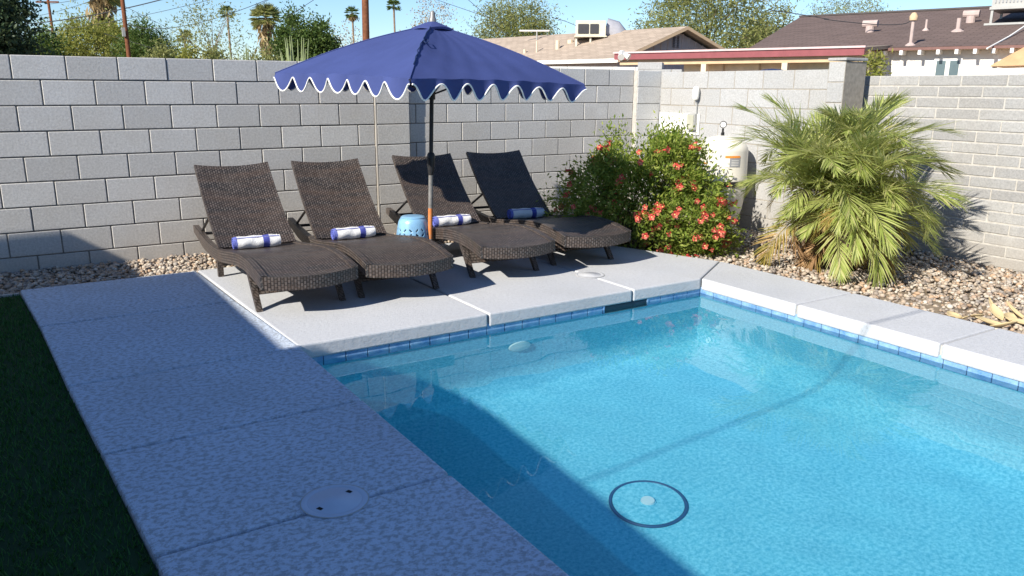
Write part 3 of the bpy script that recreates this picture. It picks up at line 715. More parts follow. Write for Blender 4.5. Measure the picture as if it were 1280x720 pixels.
# ------------------------------------------------------------------ filter tank and wall fittings
def filter_tank():
    root = empty('pool_filter', (6.90, -1.49, -.09), 0, 'cream pool filter tank with a pressure gauge on top', 'filter tank')
    r = .305
    MB().lathe([(.001, .0), (.24, .0), (.25, .03), (.25, .06), (.225, .10), (.235, .18), (.275, .30), (.29, .42), (r-.004, .52), (r-.004, .575), (.001, .575)], 48).build('lower_vessel', M['tank'], root, smooth=True)
    MB().lathe([(.001, .578), (r+.012, .578), (r+.022, .585), (r+.022, .625), (r+.010, .632), (.001, .632)], 48).build('clamp_band', M['blackmetal'], root, smooth=True)
    prof = [(.001, .634), (r+.004, .634), (r+.006, .65), (r, .67), (r-.004, .96)]+[((r-.004)*math.cos(t), .96+.175*math.sin(t)) for t in np.linspace(.12, math.pi/2-.02, 10)]
    MB().lathe(prof, 48).build('dome', M['tank'], root, smooth=True)
    MB().box((-.37, -.02, .590), (-.30, .02, .620)).build('clamp_bolt', M['chrome'], root)
    MB().tube([(0, 0, 1.13), (0, 0, 1.165), (0, 0, 1.17), (0, 0, 1.215)], [.02, .02, .012, .012], 10).build('valve', M['blackmetal'], root, smooth=True)
    MB().tube([(-.03, -.02, 1.165), (.04, .02, 1.165)], .008, 6).build('valve_lever', M['blackmetal'], root)
    gd = empty('gauge', (0, 0, 0)); bpy.data.objects.remove(gd)
    d = Vector((-.75, -.66, 0)); a = Vector((0, 0, 1.258))
    ga = MB().tube([a-d*.012, a+d*.016], .040, 20).build('gauge', M['blackmetal'], root, smooth=True)
    MB().tube([a+d*.0165, a+d*.019], .031, 20).build('dial', M['white'], ga, smooth=True)
    # labels wrapped on the dome side
    def label(th0, th1, z0, z1, mat, name, rr=r+.0015):
        m = MB(); m.grid(lambda u, v: (rr*math.cos(th0+(th1-th0)*u), rr*math.sin(th0+(th1-th0)*u), z0+(z1-z0)*v), 10, 1); return m.build(name, mat, root)
    A0 = math.atan2(-.66, -.75)
    label(A0+.18, A0+.78, .90, .925, M['orange'], 'warning_label'); label(A0+.36, A0+.78, .80, .898, M['stickgrey'], 'warning_label'); label(A0+.18, A0+.355, .80, .898, M['white'], 'warning_label')
    for i in range(4): label(A0+.42, A0+.72, .815+.018*i, .820+.018*i, M['white'], 'label_text', r+.003)
    label(A0-.95, A0-.70, .905, .928, M['navy'], 'brand_mark'); label(A0-.70, A0-.45, .83, .842, M['orange'], 'flow_mark')
    MB().tube([(-.18, .28, .33), (-.30, .42, .33), (-.30, .42, -.02)], .03, 12).build('pipe', M['white'], root, smooth=True)
filter_tank()
wf = empty('wall_sensor', (7.262, -.71, 1.51), 0, 'white capsule sensor hanging on the pale wall above the filter', 'sensor')
MB().lathe([(.001, -.085), (.03, -.075), (.042, -.045), (.044, .03), (.036, .065), (.015, .082), (.001, .085)], 24, (-.045, 0, 0)).build('capsule', M['white'], wf, smooth=True)
MB().tube([(-.02, 0, -.08), (-.012, .005, -.2), (-.012, .0, -.42), (-.015, -.01, -.6)], .006, 6).build('cable', M['grey'], wf)
MB().tube([(-.03, 0, 0), (.012, 0, 0)], .012, 8).build('bracket', M['grey'], wf)
ob = empty('outlet_box', (7.262, -.66, 1.16), 0, 'grey electrical box on the pale wall beside the bush', 'electrical box')
MB().box((-.06, -.065, -.10), (.006, .065, .10)).build('housing', M['grey'], ob, bevel=.006); MB().box((-.07, -.055, -.085), (-.061, .055, .085)).build('cover', simple('olive_cover', (.40, .40, .33)), ob, bevel=.003)
wp = tag(MB().box((-.004, -.36, -.16), (.004, .36, .10)).build('paint_patch', M['white'], None, (7.258, -.40, 1.16)), 'white painted patch on the pale wall behind the bush', 'paint patch')

# ------------------------------------------------------------------ plants
def unit(n): v = rng.normal(size=(n, 3)); return v/np.linalg.norm(v, axis=1, keepdims=True)
def leaf_quads(P, size, aspect=.42, up=.0, dirs=None):
    N = len(P); d = unit(N) if dirs is None else dirs; d[:, 2] += up; d /= np.linalg.norm(d, axis=1, keepdims=True)
    s = np.cross(d, unit(N)); s /= np.linalg.norm(s, axis=1, keepdims=True)
    L = (size*rng.uniform(.6, 1.3, N))[:, None]
    return np.stack([P, P+d*L*.5+s*L*aspect*.5, P+d*L, P+d*L*.5-s*L*aspect*.5], 1)
def clumps(c, rad, nc, per, spread, hollow=.35):
    u = unit(nc)*(rng.uniform(hollow**3, 1, nc)**(1/3))[:, None]*np.array(rad); cc = np.array(c)+u
    P = np.repeat(cc, per, 0)+rng.normal(size=(nc*per, 3))*spread*np.repeat(rng.uniform(.5, 1.4, nc), per)[:, None]
    return P, cc
def tree(name, label, base, h, rad, leaf, mat, nc=60, per=60, spread=.3, size=.16, group=None, trunk_r=.12, tmat=None, cat='tree', cz=None, up=0):
    root = empty(name, base, rng.uniform(0, 6), label, cat, group)
    cz = cz if cz is not None else h-rad[2]; P, cc = clumps((0, 0, cz), rad, int(nc*1.7), int(per*2.2), spread)
    P = P[P[:, 2] > .1]
    link('crown', tri_mesh('crown', leaf_quads(P, size*.85, leaf, up), M[mat], 4), root)
    t = MB(); t.tube([(0, 0, -.14), (.05, .02, cz*.4), (.0, .05, cz)], [trunk_r, trunk_r*.8, trunk_r*.45], 8)
    for k in range(min(len(cc), 16)): a = cc[k]; t.tube([(0, .03, cz*.45+.3*rng.uniform()), tuple(a*np.array([.45, .45, 1])*.5+np.array([0, 0, cz*.35])), tuple(a)], [trunk_r*.4, trunk_r*.25, trunk_r*.08], 5)
    t.build('trunk', tmat or M['bark'], root, smooth=True)
    return root
def gpos(px, py_any, D):
    p = deep(px, 109, D); return (p[0], p[1], -.14)
def top_z(px, py, D): return float(deep(px, py, D)[2])
def ptree(name, label, px, py_top, D, wpx, mat, crown_frac=.75, **k):
    z = top_z(px, py_top, D)+.14; rx = wpx/2*D/FPX; rz = z*crown_frac/2
    return tree(name, label, gpos(px, 0, D), z, (rx, rx, rz), k.pop('leaf', .5), mat, **k)
ptree('dense_tree', 'dense dark evergreen tree rising over the wall beside the lawn', -18, -55, 22, 125, 'leaf_dark', .85, nc=150, per=70, spread=.22, size=.15)
ptree('garden_tree', 'low green tree between the dark evergreen and the far pole', 55, 43, 38, 60, 'leaf_mid', nc=40, per=60, spread=.3, size=.2)
ptree('mesquite_tree', 'broad yellow green tree behind the thick utility pole', 122, 24, 42, 112, 'leaf_yellow', .7, nc=90, per=70, spread=.34, size=.22, leaf=.3)
ptree('mesquite_tree', 'darker weeping tree beside the broad yellow green one', 190, 33, 40, 66, 'leaf_mid', .7, nc=60, per=70, spread=.3, size=.2, leaf=.3)
ptree('bare_tree', 'sparse thin twigged tree with few leaves above the wall', 270, 2, 34, 95, 'leaf_olive', .7, nc=70, per=14, spread=.3, size=.14, tmat=M['twig'], leaf=.35, trunk_r=.07)
ptree('citrus_tree', 'rounded dark green citrus tree taller of the pair', 372, 17, 36, 44, 'leaf_mid', .75, nc=60, per=80, spread=.2, size=.15)
ptree('citrus_tree', 'rounded dark green citrus tree lower of the pair', 403, 24, 36, 38, 'leaf_mid', .75, nc=50, per=80, spread=.2, size=.15)
ptree('bare_tree', 'leafless pale twigged tree left of the thick pole', 432, 32, 44, 60, 'leaf_dead', .7, nc=60, per=8, spread=.3, size=.13, tmat=M['twig'], trunk_r=.06)
ptree('bare_tree', 'leafless pale twigged tree behind the umbrella finial', 543, -2, 50, 50, 'leaf_dead', .6, nc=70, per=10, spread=.3, size=.14, tmat=M['twig'], trunk_r=.06)
ptree('palo_verde_tree', 'airy yellow green tree behind the tan shingled roof', 645, 0, 42, 100, 'leaf_olive', .75, nc=100, per=60, spread=.4, size=.2, leaf=.28, tmat=M['leaf_olive'] and M['bark'])
ptree('olive_tree', 'large grey green tree between the two neighbouring roofs', 880, -32, 34, 165, 'leaf_olive', .8, nc=150, per=42, spread=.36, size=.2, leaf=.3)
ptree('olive_tree', 'smaller grey green tree left of the brown roof ridge', 960, 8, 36, 70, 'leaf_olive', .8, nc=60, per=55, spread=.3, size=.2, leaf=.3)
ptree('palo_verde_tree', 'wispy tree showing above the brown shingled ridge', 1050, -4, 40, 105, 'leaf_olive', .6, nc=80, per=32, spread=.4, size=.17, leaf=.25, trunk_r=.07)
ptree('garden_shrub', 'yellow green shrub at the wall behind the tall pilaster', 1091, 62, 13, 22, 'leaf_yellow', .8, nc=36, per=30, spread=.08, size=.10, leaf=.3, trunk_r=.03, cat='shrub')
ptree('garden_shrub', 'yellow flowering shrub just above the grey wall', 238, 56, 24, 34, 'leaf_yellow', .8, nc=36, per=40, spread=.12, size=.12, trunk_r=.03, cat='shrub')
ptree('garden_shrub', 'small olive shrub by the bare tree above the wall', 272, 62, 24, 44, 'leaf_olive', .8, nc=36, per=40, spread=.14, size=.12, trunk_r=.03, cat='shrub')
ptree('garden_shrub', 'low olive shrub at the foot of the bushy palm', 330, 60, 30, 50, 'leaf_olive', .8, nc=36, per=40, spread=.16, size=.12, trunk_r=.03, cat='shrub')
ptree('garden_shrub', 'olive scrub at the foot of the weeping tree', 205, 56, 30, 44, 'leaf_olive', .8, nc=36, per=40, spread=.16, size=.12, trunk_r=.03, cat='shrub')

def fan_palm(label, px, py_c, D, rpx, skirt=.0, n=34, mat='leaf_mid'):
    b = gpos(px, 0, D); z = top_z(px, py_c, D); r = rpx*D/FPX; root = empty('fan_palm', b, 0, label, 'palm tree')
    H = z+.14
    MB().tube([(0, 0, 0), (.08*r, 0, H*.5), (0, 0, H)], [r*.16, r*.11, r*.13], 8).build('trunk', M['palmtrunk'], root, smooth=True)
    Q = []; Qd = []
    for k in range(n):
        el = rng.uniform(-.7, 1.3); az = rng.uniform(0, 2*np.pi); d = np.array([math.cos(az)*math.cos(el), math.sin(az)*math.cos(el), math.sin(el)])
        ctr = np.array([0, 0, H])+d*r*.5; side = np.cross(d, [0, 0, 1.]); side /= np.linalg.norm(side)+1e-6
        for j in np.linspace(-1.2, 1.2, 13):
            dd = d*math.cos(j)+side*math.sin(j); tip = ctr+dd*r*.62*rng.uniform(.8, 1.1)-np.array([0, 0, .12*r]); wv = np.cross(dd, d+.3*unit(1)[0]); wv = wv/(np.linalg.norm(wv)+1e-6)*r*.045
            mid = (ctr+tip)/2; Q.append([ctr, mid+wv, tip, mid-wv])
        Q.append([np.array([0, 0, H])-side*r*.02, ctr-side*r*.02, ctr+side*r*.02, np.array([0, 0, H])+side*r*.02])
    link('crown', tri_mesh('crown', np.array(Q), M[mat], 4), root)
    if skirt:
        P = np.stack([rng.normal(0, r*.22, 500), rng.normal(0, r*.22, 500), H-rng.uniform(.1, skirt, 500)*r], 1); d = unit(500)*.5; d[:, 2] = -1
        link('dead_skirt', tri_mesh('dead_skirt', leaf_quads(P, r*.5, .25, 0, d), M['leaf_dead'], 4), root)
fan_palm('tall fan palm with a shaggy skirt behind the thick pole', 138, -6, 46, 26, 1.6, mat='leaf_olive')
fan_palm('small slender fan palm behind the sparse twigged tree', 291, 18, 60, 10, .0)
fan_palm('tiny bushy fan palm beside the weeping tree', 236, 47, 52, 11, .0, mat='leaf_olive')
fan_palm('bushy palm with hanging dead fronds above the grey wall', 338, 24, 40, 20, 2.0, 60, 'leaf_olive')
fan_palm('slender fan palm left of the umbrella canopy pole', 444, 18, 62, 9.5, .6)
fan_palm('slender fan palm nearest the umbrella top', 495, 9, 62, 9.5, .0)

def agave(label, px, py_top, D, wpx, n):
    b = gpos(px, 0, D); z = top_z(px, py_top, D)+.14; r = wpx/2*D/FPX; root = empty('spiky_succulent', b, 0, label, 'succulent')
    lm = simple('agave_leaf', (.26, .31, .15), .6, var=.25, vscale=3)
    for k in range(n):
        a = rng.uniform(0, 6.28); t = rng.uniform(.2, 1); hh = z*rng.uniform(.75, 1.0); e = r*t
        m = MB().tube([(e*.25*math.cos(a), e*.25*math.sin(a), 0), (e*.6*math.cos(a), e*.6*math.sin(a), hh*.55), (e*math.cos(a), e*math.sin(a), hh)], [.05, .045, .006], 5); m.build('stalk', lm, root, smooth=True)
agave('pale upright succulent stalks left of the bushy palm', 305, 50, 22, 34, 16)
agave('pale upright succulent stalks against the umbrella edge', 371, 44, 20, 44, 22)

# flowering bush
def bush():
    c0 = np.array([5.47, -1.78, -.09]); root = empty('flowering_bush', c0, 0, 'leafy bush covered in coral red trumpet flowers', 'bush')
    lobes = [((-.22, .05, .78), (.34, .34, .34), 60), ((-.05, .05, .52), (.62, .62, .46), 120), ((.25, -.15, .80), (.36, .40, .40), 90), ((-.42, .25, .55), (.42, .42, .42), 50), ((.27, -.42, .42), (.34, .40, .42), 70), ((.05, -.5, .35), (.55, .40, .34), 80), ((-.15, .35, .95), (.12, .14, .34), 14), ((.30, .0, 1.08), (.22, .28, .18), 34), ((.40, -.60, .17), (.24, .28, .18), 30), ((-.55, .55, .40), (.30, .25, .34), 26), ((-.62, .1, .35), (.3, .3, .3), 20)]
    Ps = []; CC = []
    for c, r, n in lobes: P, cc = clumps(c, r, n, 62, .058, .35); Ps.append(P); CC.append(cc)
    P = np.concatenate(Ps); CC = np.concatenate(CC); P = P[P[:, 2] > .02]
    d = unit(len(P)); d += (P-np.array([0, 0, .5]))/np.linalg.norm(P-np.array([0, 0, .5]), axis=1, keepdims=True)*.8; d[:, 2] += .25
    link('foliage', tri_mesh('foliage', leaf_quads(P, .050, .36, 0, d), M['bushleaf'], 4), root)
    st = MB()
    for k in range(70):
        e = CC[rng.integers(len(CC))]; b = np.array([rng.normal(0, .12), rng.normal(0, .12), 0]); st.tube([b, (b+e)/2+np.array([0, 0, .12]), e], [.009, .006, .002], 5)
    st.build('stems', M['bark'], root, smooth=True); bpy.data.objects[root.children[-1].name]['kind'] = 'stuff'
    # flowers
    def flower(v):
        m = MB()
        for k in range(5):
            a = 2*math.pi*k/5+.2*v; ca, sa = math.cos(a), math.sin(a)
            pt = lambda r, s, z: (r*ca-s*sa, r*sa+s*ca, z)
            m.add([pt(.003, -.003, 0), pt(.017, -.012, .010), pt(.028, -.006, .008+.003*v), pt(.028, .006, .008), pt(.017, .012, .010), pt(.003, .003, 0)], [(0, 1, 4, 5), (1, 2, 3, 4)])
        m.tube([(0, 0, -.035), (0, 0, -.015), (0, 0, .004)], [.004, .007, .009], 6); return m.mesh('flower', M['flower'], weld=False)
    fm = [flower(v) for v in range(3)]
    cm = MB().lathe([(.001, .003), (.006, .003), (.005, .008), (.001, .009)], 8).mesh('flower_centre', M['flowercentre'])
    R0 = np.linalg.norm(CC-np.array([0, 0, .45]), axis=1)
    view = (CAM-c0); view[2] = .6; view /= np.linalg.norm(view)
    sc_out = (CC@view)+.25*rng.normal(size=len(CC)); order = np.argsort(-sc_out)
    cnt = 0
    for idx in order[:300]:
        if cnt >= 190: break
        if rng.uniform() > .7: continue
        nrm = CC[idx]-np.array([0, 0, .45]); nrm /= np.linalg.norm(nrm)+1e-6; dirv = nrm*.7+view*.8+rng.normal(size=3)*.35; dirv /= np.linalg.norm(dirv)
        for j in range(rng.integers(1, 4)):
            p = CC[idx]+nrm*.075+rng.normal(size=3)*.028
            q = Vector(dirv+rng.normal(size=3)*.3).to_track_quat('Z', 'Y').to_euler(); s = rng.uniform(.95, 1.45)
            f = link('flower', fm[rng.integers(3)], root, p, q, (s, s, s)); link('flower_centre', cm, f); cnt += 1
bush()

# pygmy date palm
def frond_mesh(name, mat, L=1.2, n=44, seed=0, curl=1.0, droop=0.0):
    rg = np.random.default_rng(seed); m = MB()
    # rachis in local xz plane, starting at the origin and rising along +x
    ts = np.linspace(0, 1, 14)
    ang0 = 0.0; pts = []; p = np.array([0., 0, 0]); 
    for i, t in enumerate(ts):
        pts.append(p.copy()); a = ang0 - curl*1.25*t**1.5 - droop*t; p = p+np.array([math.cos(a), 0, math.sin(a)])*L/13
    pts = np.array(pts)
    m.tube(pts, list(np.interp(ts, [0, 1], [.011, .002])), 4)
    for k in range(n):
        t = .10+.90*(k/(n-1))**.9; q = np.array([np.interp(t, ts, pts[:, j]) for j in range(3)]); a = -curl*1.25*t**1.5-droop*t
        T = np.array([math.cos(a), 0, math.sin(a)]); Nn = np.array([-math.sin(a), 0, math.cos(a)])
        ll = L*(.11+.24*math.sin(math.pi*min(1, t*.9+.12))**.8)*rg.uniform(.82, 1.12)
        for s in (-1, 1):
            fw = .55+.75*t+rg.normal(0, .08); d = T*math.sin(fw)+np.array([0, s, 0])*math.cos(fw)+Nn*rg.normal(.18, .14); d /= np.linalg.norm(d)
            wv = np.cross(d, Nn); wv /= np.linalg.norm(wv)+1e-6; w0 = .0105; sag = np.array([0, 0, -1.])*ll*rg.uniform(.05, .30)
            m.add([q, q+d*ll*.4+wv*w0+sag*.15, q+d*ll*.4-wv*w0+sag*.15, q+d*ll+sag], [(0, 2, 3, 1)])
    return m.mesh(name, mat)
def pygmy_palm():
    random.seed(21)
    c0 = np.array([6.26, -3.50, -.09]); root = empty('pygmy_date_palm', c0, 0, 'bushy pygmy date palm with arching feathery fronds', 'palm')
    variants = [frond_mesh('frond', M['frond'], 1.20, 40, s, c, .1) for s, c in ((1, 1.1), (2, 1.35), (3, .85), (4, 1.55))]
    olds = [frond_mesh('frond', M['frond_old'], .95, 36, s, 1.3, .25) for s in (5, 6)]; brown = [frond_mesh('dead_frond', M['frond_brown'], .8, 34, s, 1.2, .3) for s in (7, 8)]
    heads = [((-.20, .17, .76), 38), ((.14, -.10, .86), 44), ((-.08, -.22, .62), 34), ((.02, -.06, .50), 24)]
    ga = 2.399963
    for hi, (hc, nf) in enumerate(heads):
        MB().tube([(hc[0]*.7, hc[1]*.7, -.05), (hc[0]*.9, hc[1]*.9, hc[2]*.5), hc], [.07, .06, .06], 10).build('trunk', M['palmtrunk'], root, smooth=True)
        for k in range(nf):
            t = (k+.5)/nf if hi < 3 else .62+.36*(k+.5)/nf; el = R_(86-84*t**1.15+random.gauss(0, 7)); az = k*ga+hi
            me = variants[k % 4] if t < .90 else olds[k % 2]
            s = random.uniform(.66, .86)*(.86+.20*math.sin(math.pi*t))
            dv = Vector((math.cos(az), math.sin(az), 0)); lf = -(dv.x*CR[0]+dv.y*CR[1])
            if lf > .30 and R_(5) < el < R_(66): s *= .70
            link('frond', me, root, hc, (random.gauss(0, .25), -el, az), (s, s, s))
        for k in range(5):
            az = k*ga*1.3+hi; me = brown[k % 2] if k < 3 else olds[k % 2]
            link(me.name.split('.')[0], me, root, (hc[0], hc[1], hc[2]*.72), (random.gauss(0, .3), -R_(random.uniform(-38, -5)), az), (random.uniform(.55, .85),)*3)
pygmy_palm()

# curled dry leaves on the gravel
DL = ['broad curled dry leaf lying at the middle of the heap', 'long dry leaf of the heap pointing at the coping', 'dry leaf standing half upright in the heap', 'steep upright dry leaf at the back of the heap', 'short dry leaf of the heap closest to the palm', 'short curled dry leaf lowest in the heap', 'dry leaf of the heap farthest from the palm', 'flat dry leaf alone by the coping, larger of two', 'flat dry leaf alone by the coping, smaller of two', 'narrow dry leaf sticking up steeply from the heap']
def dry_leaf(P, L, rz, tilt, w, lab, roll=0):
    def f(a, b):
        x = L*(b-.5); ww = w*math.sin(math.pi*min(max(b, .02), .98))**.7; th = (a-.5)*2.6
        return (x, ww*math.sin(th), .55*ww*(1-math.cos(th))+.05*L*math.cos(3*b)+.10*L*(b-.5)**2*4)
    m = MB(); m.grid(f, 8, 14); o = m.build('dry_leaf', M['dryleaf'], None, (P[0], P[1], P[2]), (roll, tilt, rz), smooth=True); md = o.modifiers.new('thick', 'SOLIDIFY'); md.thickness = .003
    tag(o, lab, 'dry leaf', 'curled dry leaves on the gravel')
for i, (px, py, L, rz, tl, wd, rl) in enumerate([(1262, 400, .26, .4, -.1, .035, .3), (1235, 404, .22, -.5, .15, .03, .2), (1245, 392, .20, .9, -.5, .028, 0), (1270, 393, .24, 1.6, -.7, .03, .2), (1222, 397, .16, .1, .1, .028, -.4), (1255, 408, .18, 2.4, .1, .03, .5), (1278, 405, .22, -.9, 0, .03, .1), (1192, 396, .13, -.2, 0, .035, .2), (1203, 399, .10, .5, .1, .03, -.3), (1240, 385, .18, 1.2, -.9, .022, .4)]):
    P = onz(px, py, -.045); dry_leaf(P, L, rz, tl, wd*1.55, DL[i], rl)
# black garden spotlight beside the palm
P = onz(944, 329, -.06); gs = empty('garden_spotlight', P, 0, 'small black garden spotlight in gravel beside the palm', 'spotlight')
MB().tube([(0, 0, -.03), (0, 0, .08), (.01, .0, .10)], [.008, .010, .012], 8).build('stake', M['blackmetal'], gs, smooth=True)
MB().tube([(-.03, -.02, .10), (0, 0, .12), (.05, .03, .165), (.055, .033, .17)], [.018, .026, .036, .030], 14).build('head', M['blackmetal'], gs, smooth=True)
MB().tube([(0, 0, .06), (-.03, -.03, .02), (-.05, -.05, -.02)], .006, 6).build('lead', M['blackmetal'], gs)

# ------------------------------------------------------------------ neighbouring houses
def rayplane(px, py, P0, N):
    d = ray(px, py); return CAM+d*(np.dot(np.array(P0)-CAM, N)/np.dot(d, N))
class Frame:
    """s runs along the eave, n away from the viewer, z up"""
    def __init__(f, O, d): f.O = np.array(O, float); f.d = np.array(d)/np.linalg.norm(d); f.n = np.array([-f.d[1], f.d[0]])
    def w(f, s, n, z): p = f.O+f.d*s+f.n*n; return (p[0], p[1], z)
    def box(f, m, s0, s1, n0, n1, z0, z1):
        vs = [f.w(s, n, z) for z in (z0, z1) for s, n in ((s0, n0), (s1, n0), (s1, n1), (s0, n1))]
        return m.add(vs, [(0, 3, 2, 1), (4, 5, 6, 7), (0, 1, 5, 4), (1, 2, 6, 5), (2, 3, 7, 6), (3, 0, 4, 7)], [(0, 0)]*8)
    def s_of(f, px, py, n, z=None):
        P = rayplane(px, py, (*(f.O+f.n*n), 0), np.array([f.n[0], f.n[1], 0])); return float(np.dot(P[:2]-f.O, f.d)), float(P[2])
def quad(m, pts, us): return m.add(pts, [tuple(range(len(pts)))], us)

# brown roofed house with the maroon patio
H2 = Frame((15.73, 2.79), (.307, -.952))
h2 = empty('neighbour_house', H2.w(0, 1, -.14), 0, 'white walled neighbouring house with a long brown shingled roof', 'house')
def pin(o, root): o.parent = root; o.matrix_parent_inverse = Matrix.Translation(root.location).inverted(); return o
def put(m, name, mat, root, **k): return pin(m.build(name, mat, None, **k), root)
EZ, RZ_, RN = 2.42, 3.68, 6.6; S0, S1 = H2.s_of(930, 57, 0)[0], 12
def roofz(n): return EZ+(RZ_-EZ)*n/RN
rf = MB(); th = .10
SR = H2.s_of(1000, 25.5, RN)[0]
top = [H2.w(S0, 0, EZ), H2.w(S1, 0, EZ), H2.w(S1, RN, RZ_), H2.w(SR, RN, RZ_)]
quad(rf, top, [(S0, 0), (S1, 0), (S1, RN), (SR, RN)])
quad(rf, [H2.w(S0, 0, EZ), H2.w(SR, RN, RZ_), H2.w(S0, 2*RN, EZ)], [(0, 0), (RN, RN), (2*RN, 0)])
quad(rf, [H2.w(SR, RN, RZ_), H2.w(S1, RN, RZ_), H2.w(S1, 2*RN, EZ), H2.w(S0, 2*RN, EZ)], [(SR, RN), (S1, RN), (S1, 0), (S0, 0)])
roof2 = put(rf, 'roof', M['shingle_brown'], h2); 
m = MB(); H2.box(m, S0, S1, -.02, .03, EZ-.06, EZ-.005); put(m, 'fascia', simple('eave_brown', (.17, .09, .08)), h2)
m = MB(); H2.box(m, SR, S1, RN-.12, RN+.12, RZ_-.01, RZ_+.035); put(m, 'ridge_cap', simple('ridge_dark', (.07, .06, .06)), h2)
m = MB(); H2.box(m, S0+.5, S1-.3, .28, 2*RN-.5, -.14, EZ-.02); put(m, 'wall', M['whitewall'], h2)
m = MB(); H2.box(m, S0, S1, .031, .279, EZ-.06, EZ-.035); put(m, 'soffit', M['beam'], h2)
for px in range(1082, 1290, 23):
    s_, _ = H2.s_of(px, 62, .03); m = MB(); H2.box(m, s_-.03, s_+.03, -.06, .275, EZ-.15, EZ-.062); put(m, 'rafter_tail', M['white'], h2)
sa, za = H2.s_of(1167, 88, .28); sb, zb = H2.s_of(1204, 72.5, .28)
m = MB(); H2.box(m, sa, sb, .24, .279, za-.3, zb); wd_ = put(m, 'window', M['white'], h2)
md_ = (sa+sb)/2
for a, b in ((sa+.05, md_-.04), (md_+.04, sb-.05)): m = MB(); H2.box(m, a, b, .225, .239, za-.26, zb-.05); pin(m.build('pane', M['glass_dark'], None), h2)
for px in (1104, 1116, 1127, 1137): 
    s_, _ = H2.s_of(px, 70, .28); m = MB(); H2.box(m, s_-.012, s_+.012, .262, .279, .6, EZ-.07); put(m, 'batten', M['whitewall'], h2)
RP = np.array(H2.w(0, 0, EZ)); RNv = np.cross(np.array(H2.w(1, 0, EZ))-RP, np.array(H2.w(0, RN, RZ_))-RP); 
def roof_at(px, py): return rayplane(px, py, RP, RNv)
pink = simple('vent_paint', (.44, .35, .33), .7)
def pipe(px, y0, y1, r, name='vent_pipe', cap=False):
    b = roof_at(px, y0); D_ = np.dot(b-CAM, CF); h_ = (y0-y1)*D_/FPX
    o = put(MB().tube([b-np.array([0, 0, .1]), b+np.array([0, 0, h_])], r, 8), name, pink, h2, smooth=True)
    put(MB().lathe([(.001, -.03), (r*3.2, -.05), (r*3, .0), (r*1.2, .05), (.001, .05)], 12, tuple(b)), 'flashing', pink, h2)
    if cap: put(MB().lathe([(.001, -.05), (r*2.2, -.05), (r*2.4, .03), (r*1.2, .10), (.001, .11)], 12, tuple(b+np.array([0, 0, h_]))), 'mast_head', M['beam'], h2, smooth=True)
pipe(1138, 56.5, 24, .035, 'service_mast', True); pipe(1157, 38, 25, .025); pipe(1197, 39, 23.5, .045)
def boxvent(px, py):
    b = roof_at(px, py); put(MB().lathe([(.001, -.1), (.10, -.1), (.10, .14), (.001, .14)], 12, tuple(b)), 'roof_vent', pink, h2)
    d3 = np.array([*H2.d, 0])*.17; c_ = b+np.array([0, 0, .19]); put(MB().tube([c_-d3, c_+d3], .085, 10), 'vent_hood', pink, h2)
boxvent(1087, 40); boxvent(1213, 28)
# air conditioner on a frame, top right
b = roof_at(1236, 32); s_ = float(np.dot(b[:2]-H2.O, H2.d)); n_ = float(np.dot(b[:2]-H2.O, H2.n)); z_ = b[2]
ac = empty('air_conditioner', b, 0, 'grey rooftop air conditioner on a metal stand above the brown roof', 'air conditioner')
m = MB(); H2.box(m, s_, s_+1.6, n_, n_+1.2, z_+.40, z_+1.3); put(m, 'casing', M['grey'], ac)
for k in range(12): m = MB(); H2.box(m, s_+.06+k*.07, s_+.085+k*.07, n_-.02, n_-.001, z_+.48, z_+1.25); put(m, 'louvre', M['chrome'], ac)
m = MB(); H2.box(m, s_+.95, s_+1.5, n_-.015, n_-.002, z_+.50, z_+1.2); put(m, 'panel', M['white'], ac)
m = MB(); H2.box(m, s_-.03, s_+1.63, n_-.03, n_+1.23, z_+.34, z_+.399); put(m, 'stand_frame', M['grey'], ac)
for a, c_ in ((0, 0), (1.55, 0), (0, 1.15), (1.55, 1.15)): m = MB(); H2.box(m, s_+a, s_+a+.05, n_+c_, n_+c_+.05, roofz(n_+c_)-.05, z_+.339); put(m, 'stand_leg', M['grey'], ac)
m = MB(); H2.box(m, s_-.1, s_+1.7, n_-.02, n_+.03, roofz(n_)+.005, roofz(n_)+.05); put(m, 'stand_rail', M['grey'], ac)
p0, p1 = H2.w(s_-.25, -.25, EZ-.03), roof_at(1290, 33)+np.array([0, 0, .12]); pin(MB().tube([roof_at(1234, 60.5), roof_at(1262, 47)+np.array([0, 0, .03]), p1], .018, 6).build('conduit', M['white'], None), h2)
# tan awning at the right
P1, P2, P3 = deep(1236, 83, 14.2), deep(1300, 81, 13.6), deep(1300, 48, 14.0)
aw = empty('shade_awning', (P1[0], P1[1], -.14), 0, 'tan triangular awning at the edge of the white house', 'awning')
m = MB(); bk = np.array([.95, .31, 0])*2.0; m.add([P1, P2, P3, P1+bk, P2+bk, P3+bk], [(0, 1, 2), (5, 4, 3), (0, 3, 4, 1), (1, 4, 5, 2), (2, 5, 3, 0)]); put(m, 'awning_roof', simple('tan_canvas', (.50, .31, .17), .8), aw)
for q in (P1, P2): put(MB().tube([(q[0]+.3, q[1]+.05, -.14), (q[0]+.3, q[1]+.05, q[2]+.05)], .04, 8), 'awning_post', M['white'], aw)
m = MB(); m.add([P1-[0, 0, .04], P2-[0, 0, .04], P2-[0, 0, .15], P1-[0, 0, .15], P1-[0, 0, .04]+bk*.05, P2-[0, 0, .04]+bk*.05, P2-[0, 0, .15]+bk*.05, P1-[0, 0, .15]+bk*.05], [(0, 1, 2, 3), (7, 6, 5, 4), (0, 4, 5, 1), (3, 2, 6, 7)]); put(m, 'awning_beam', M['white'], aw)

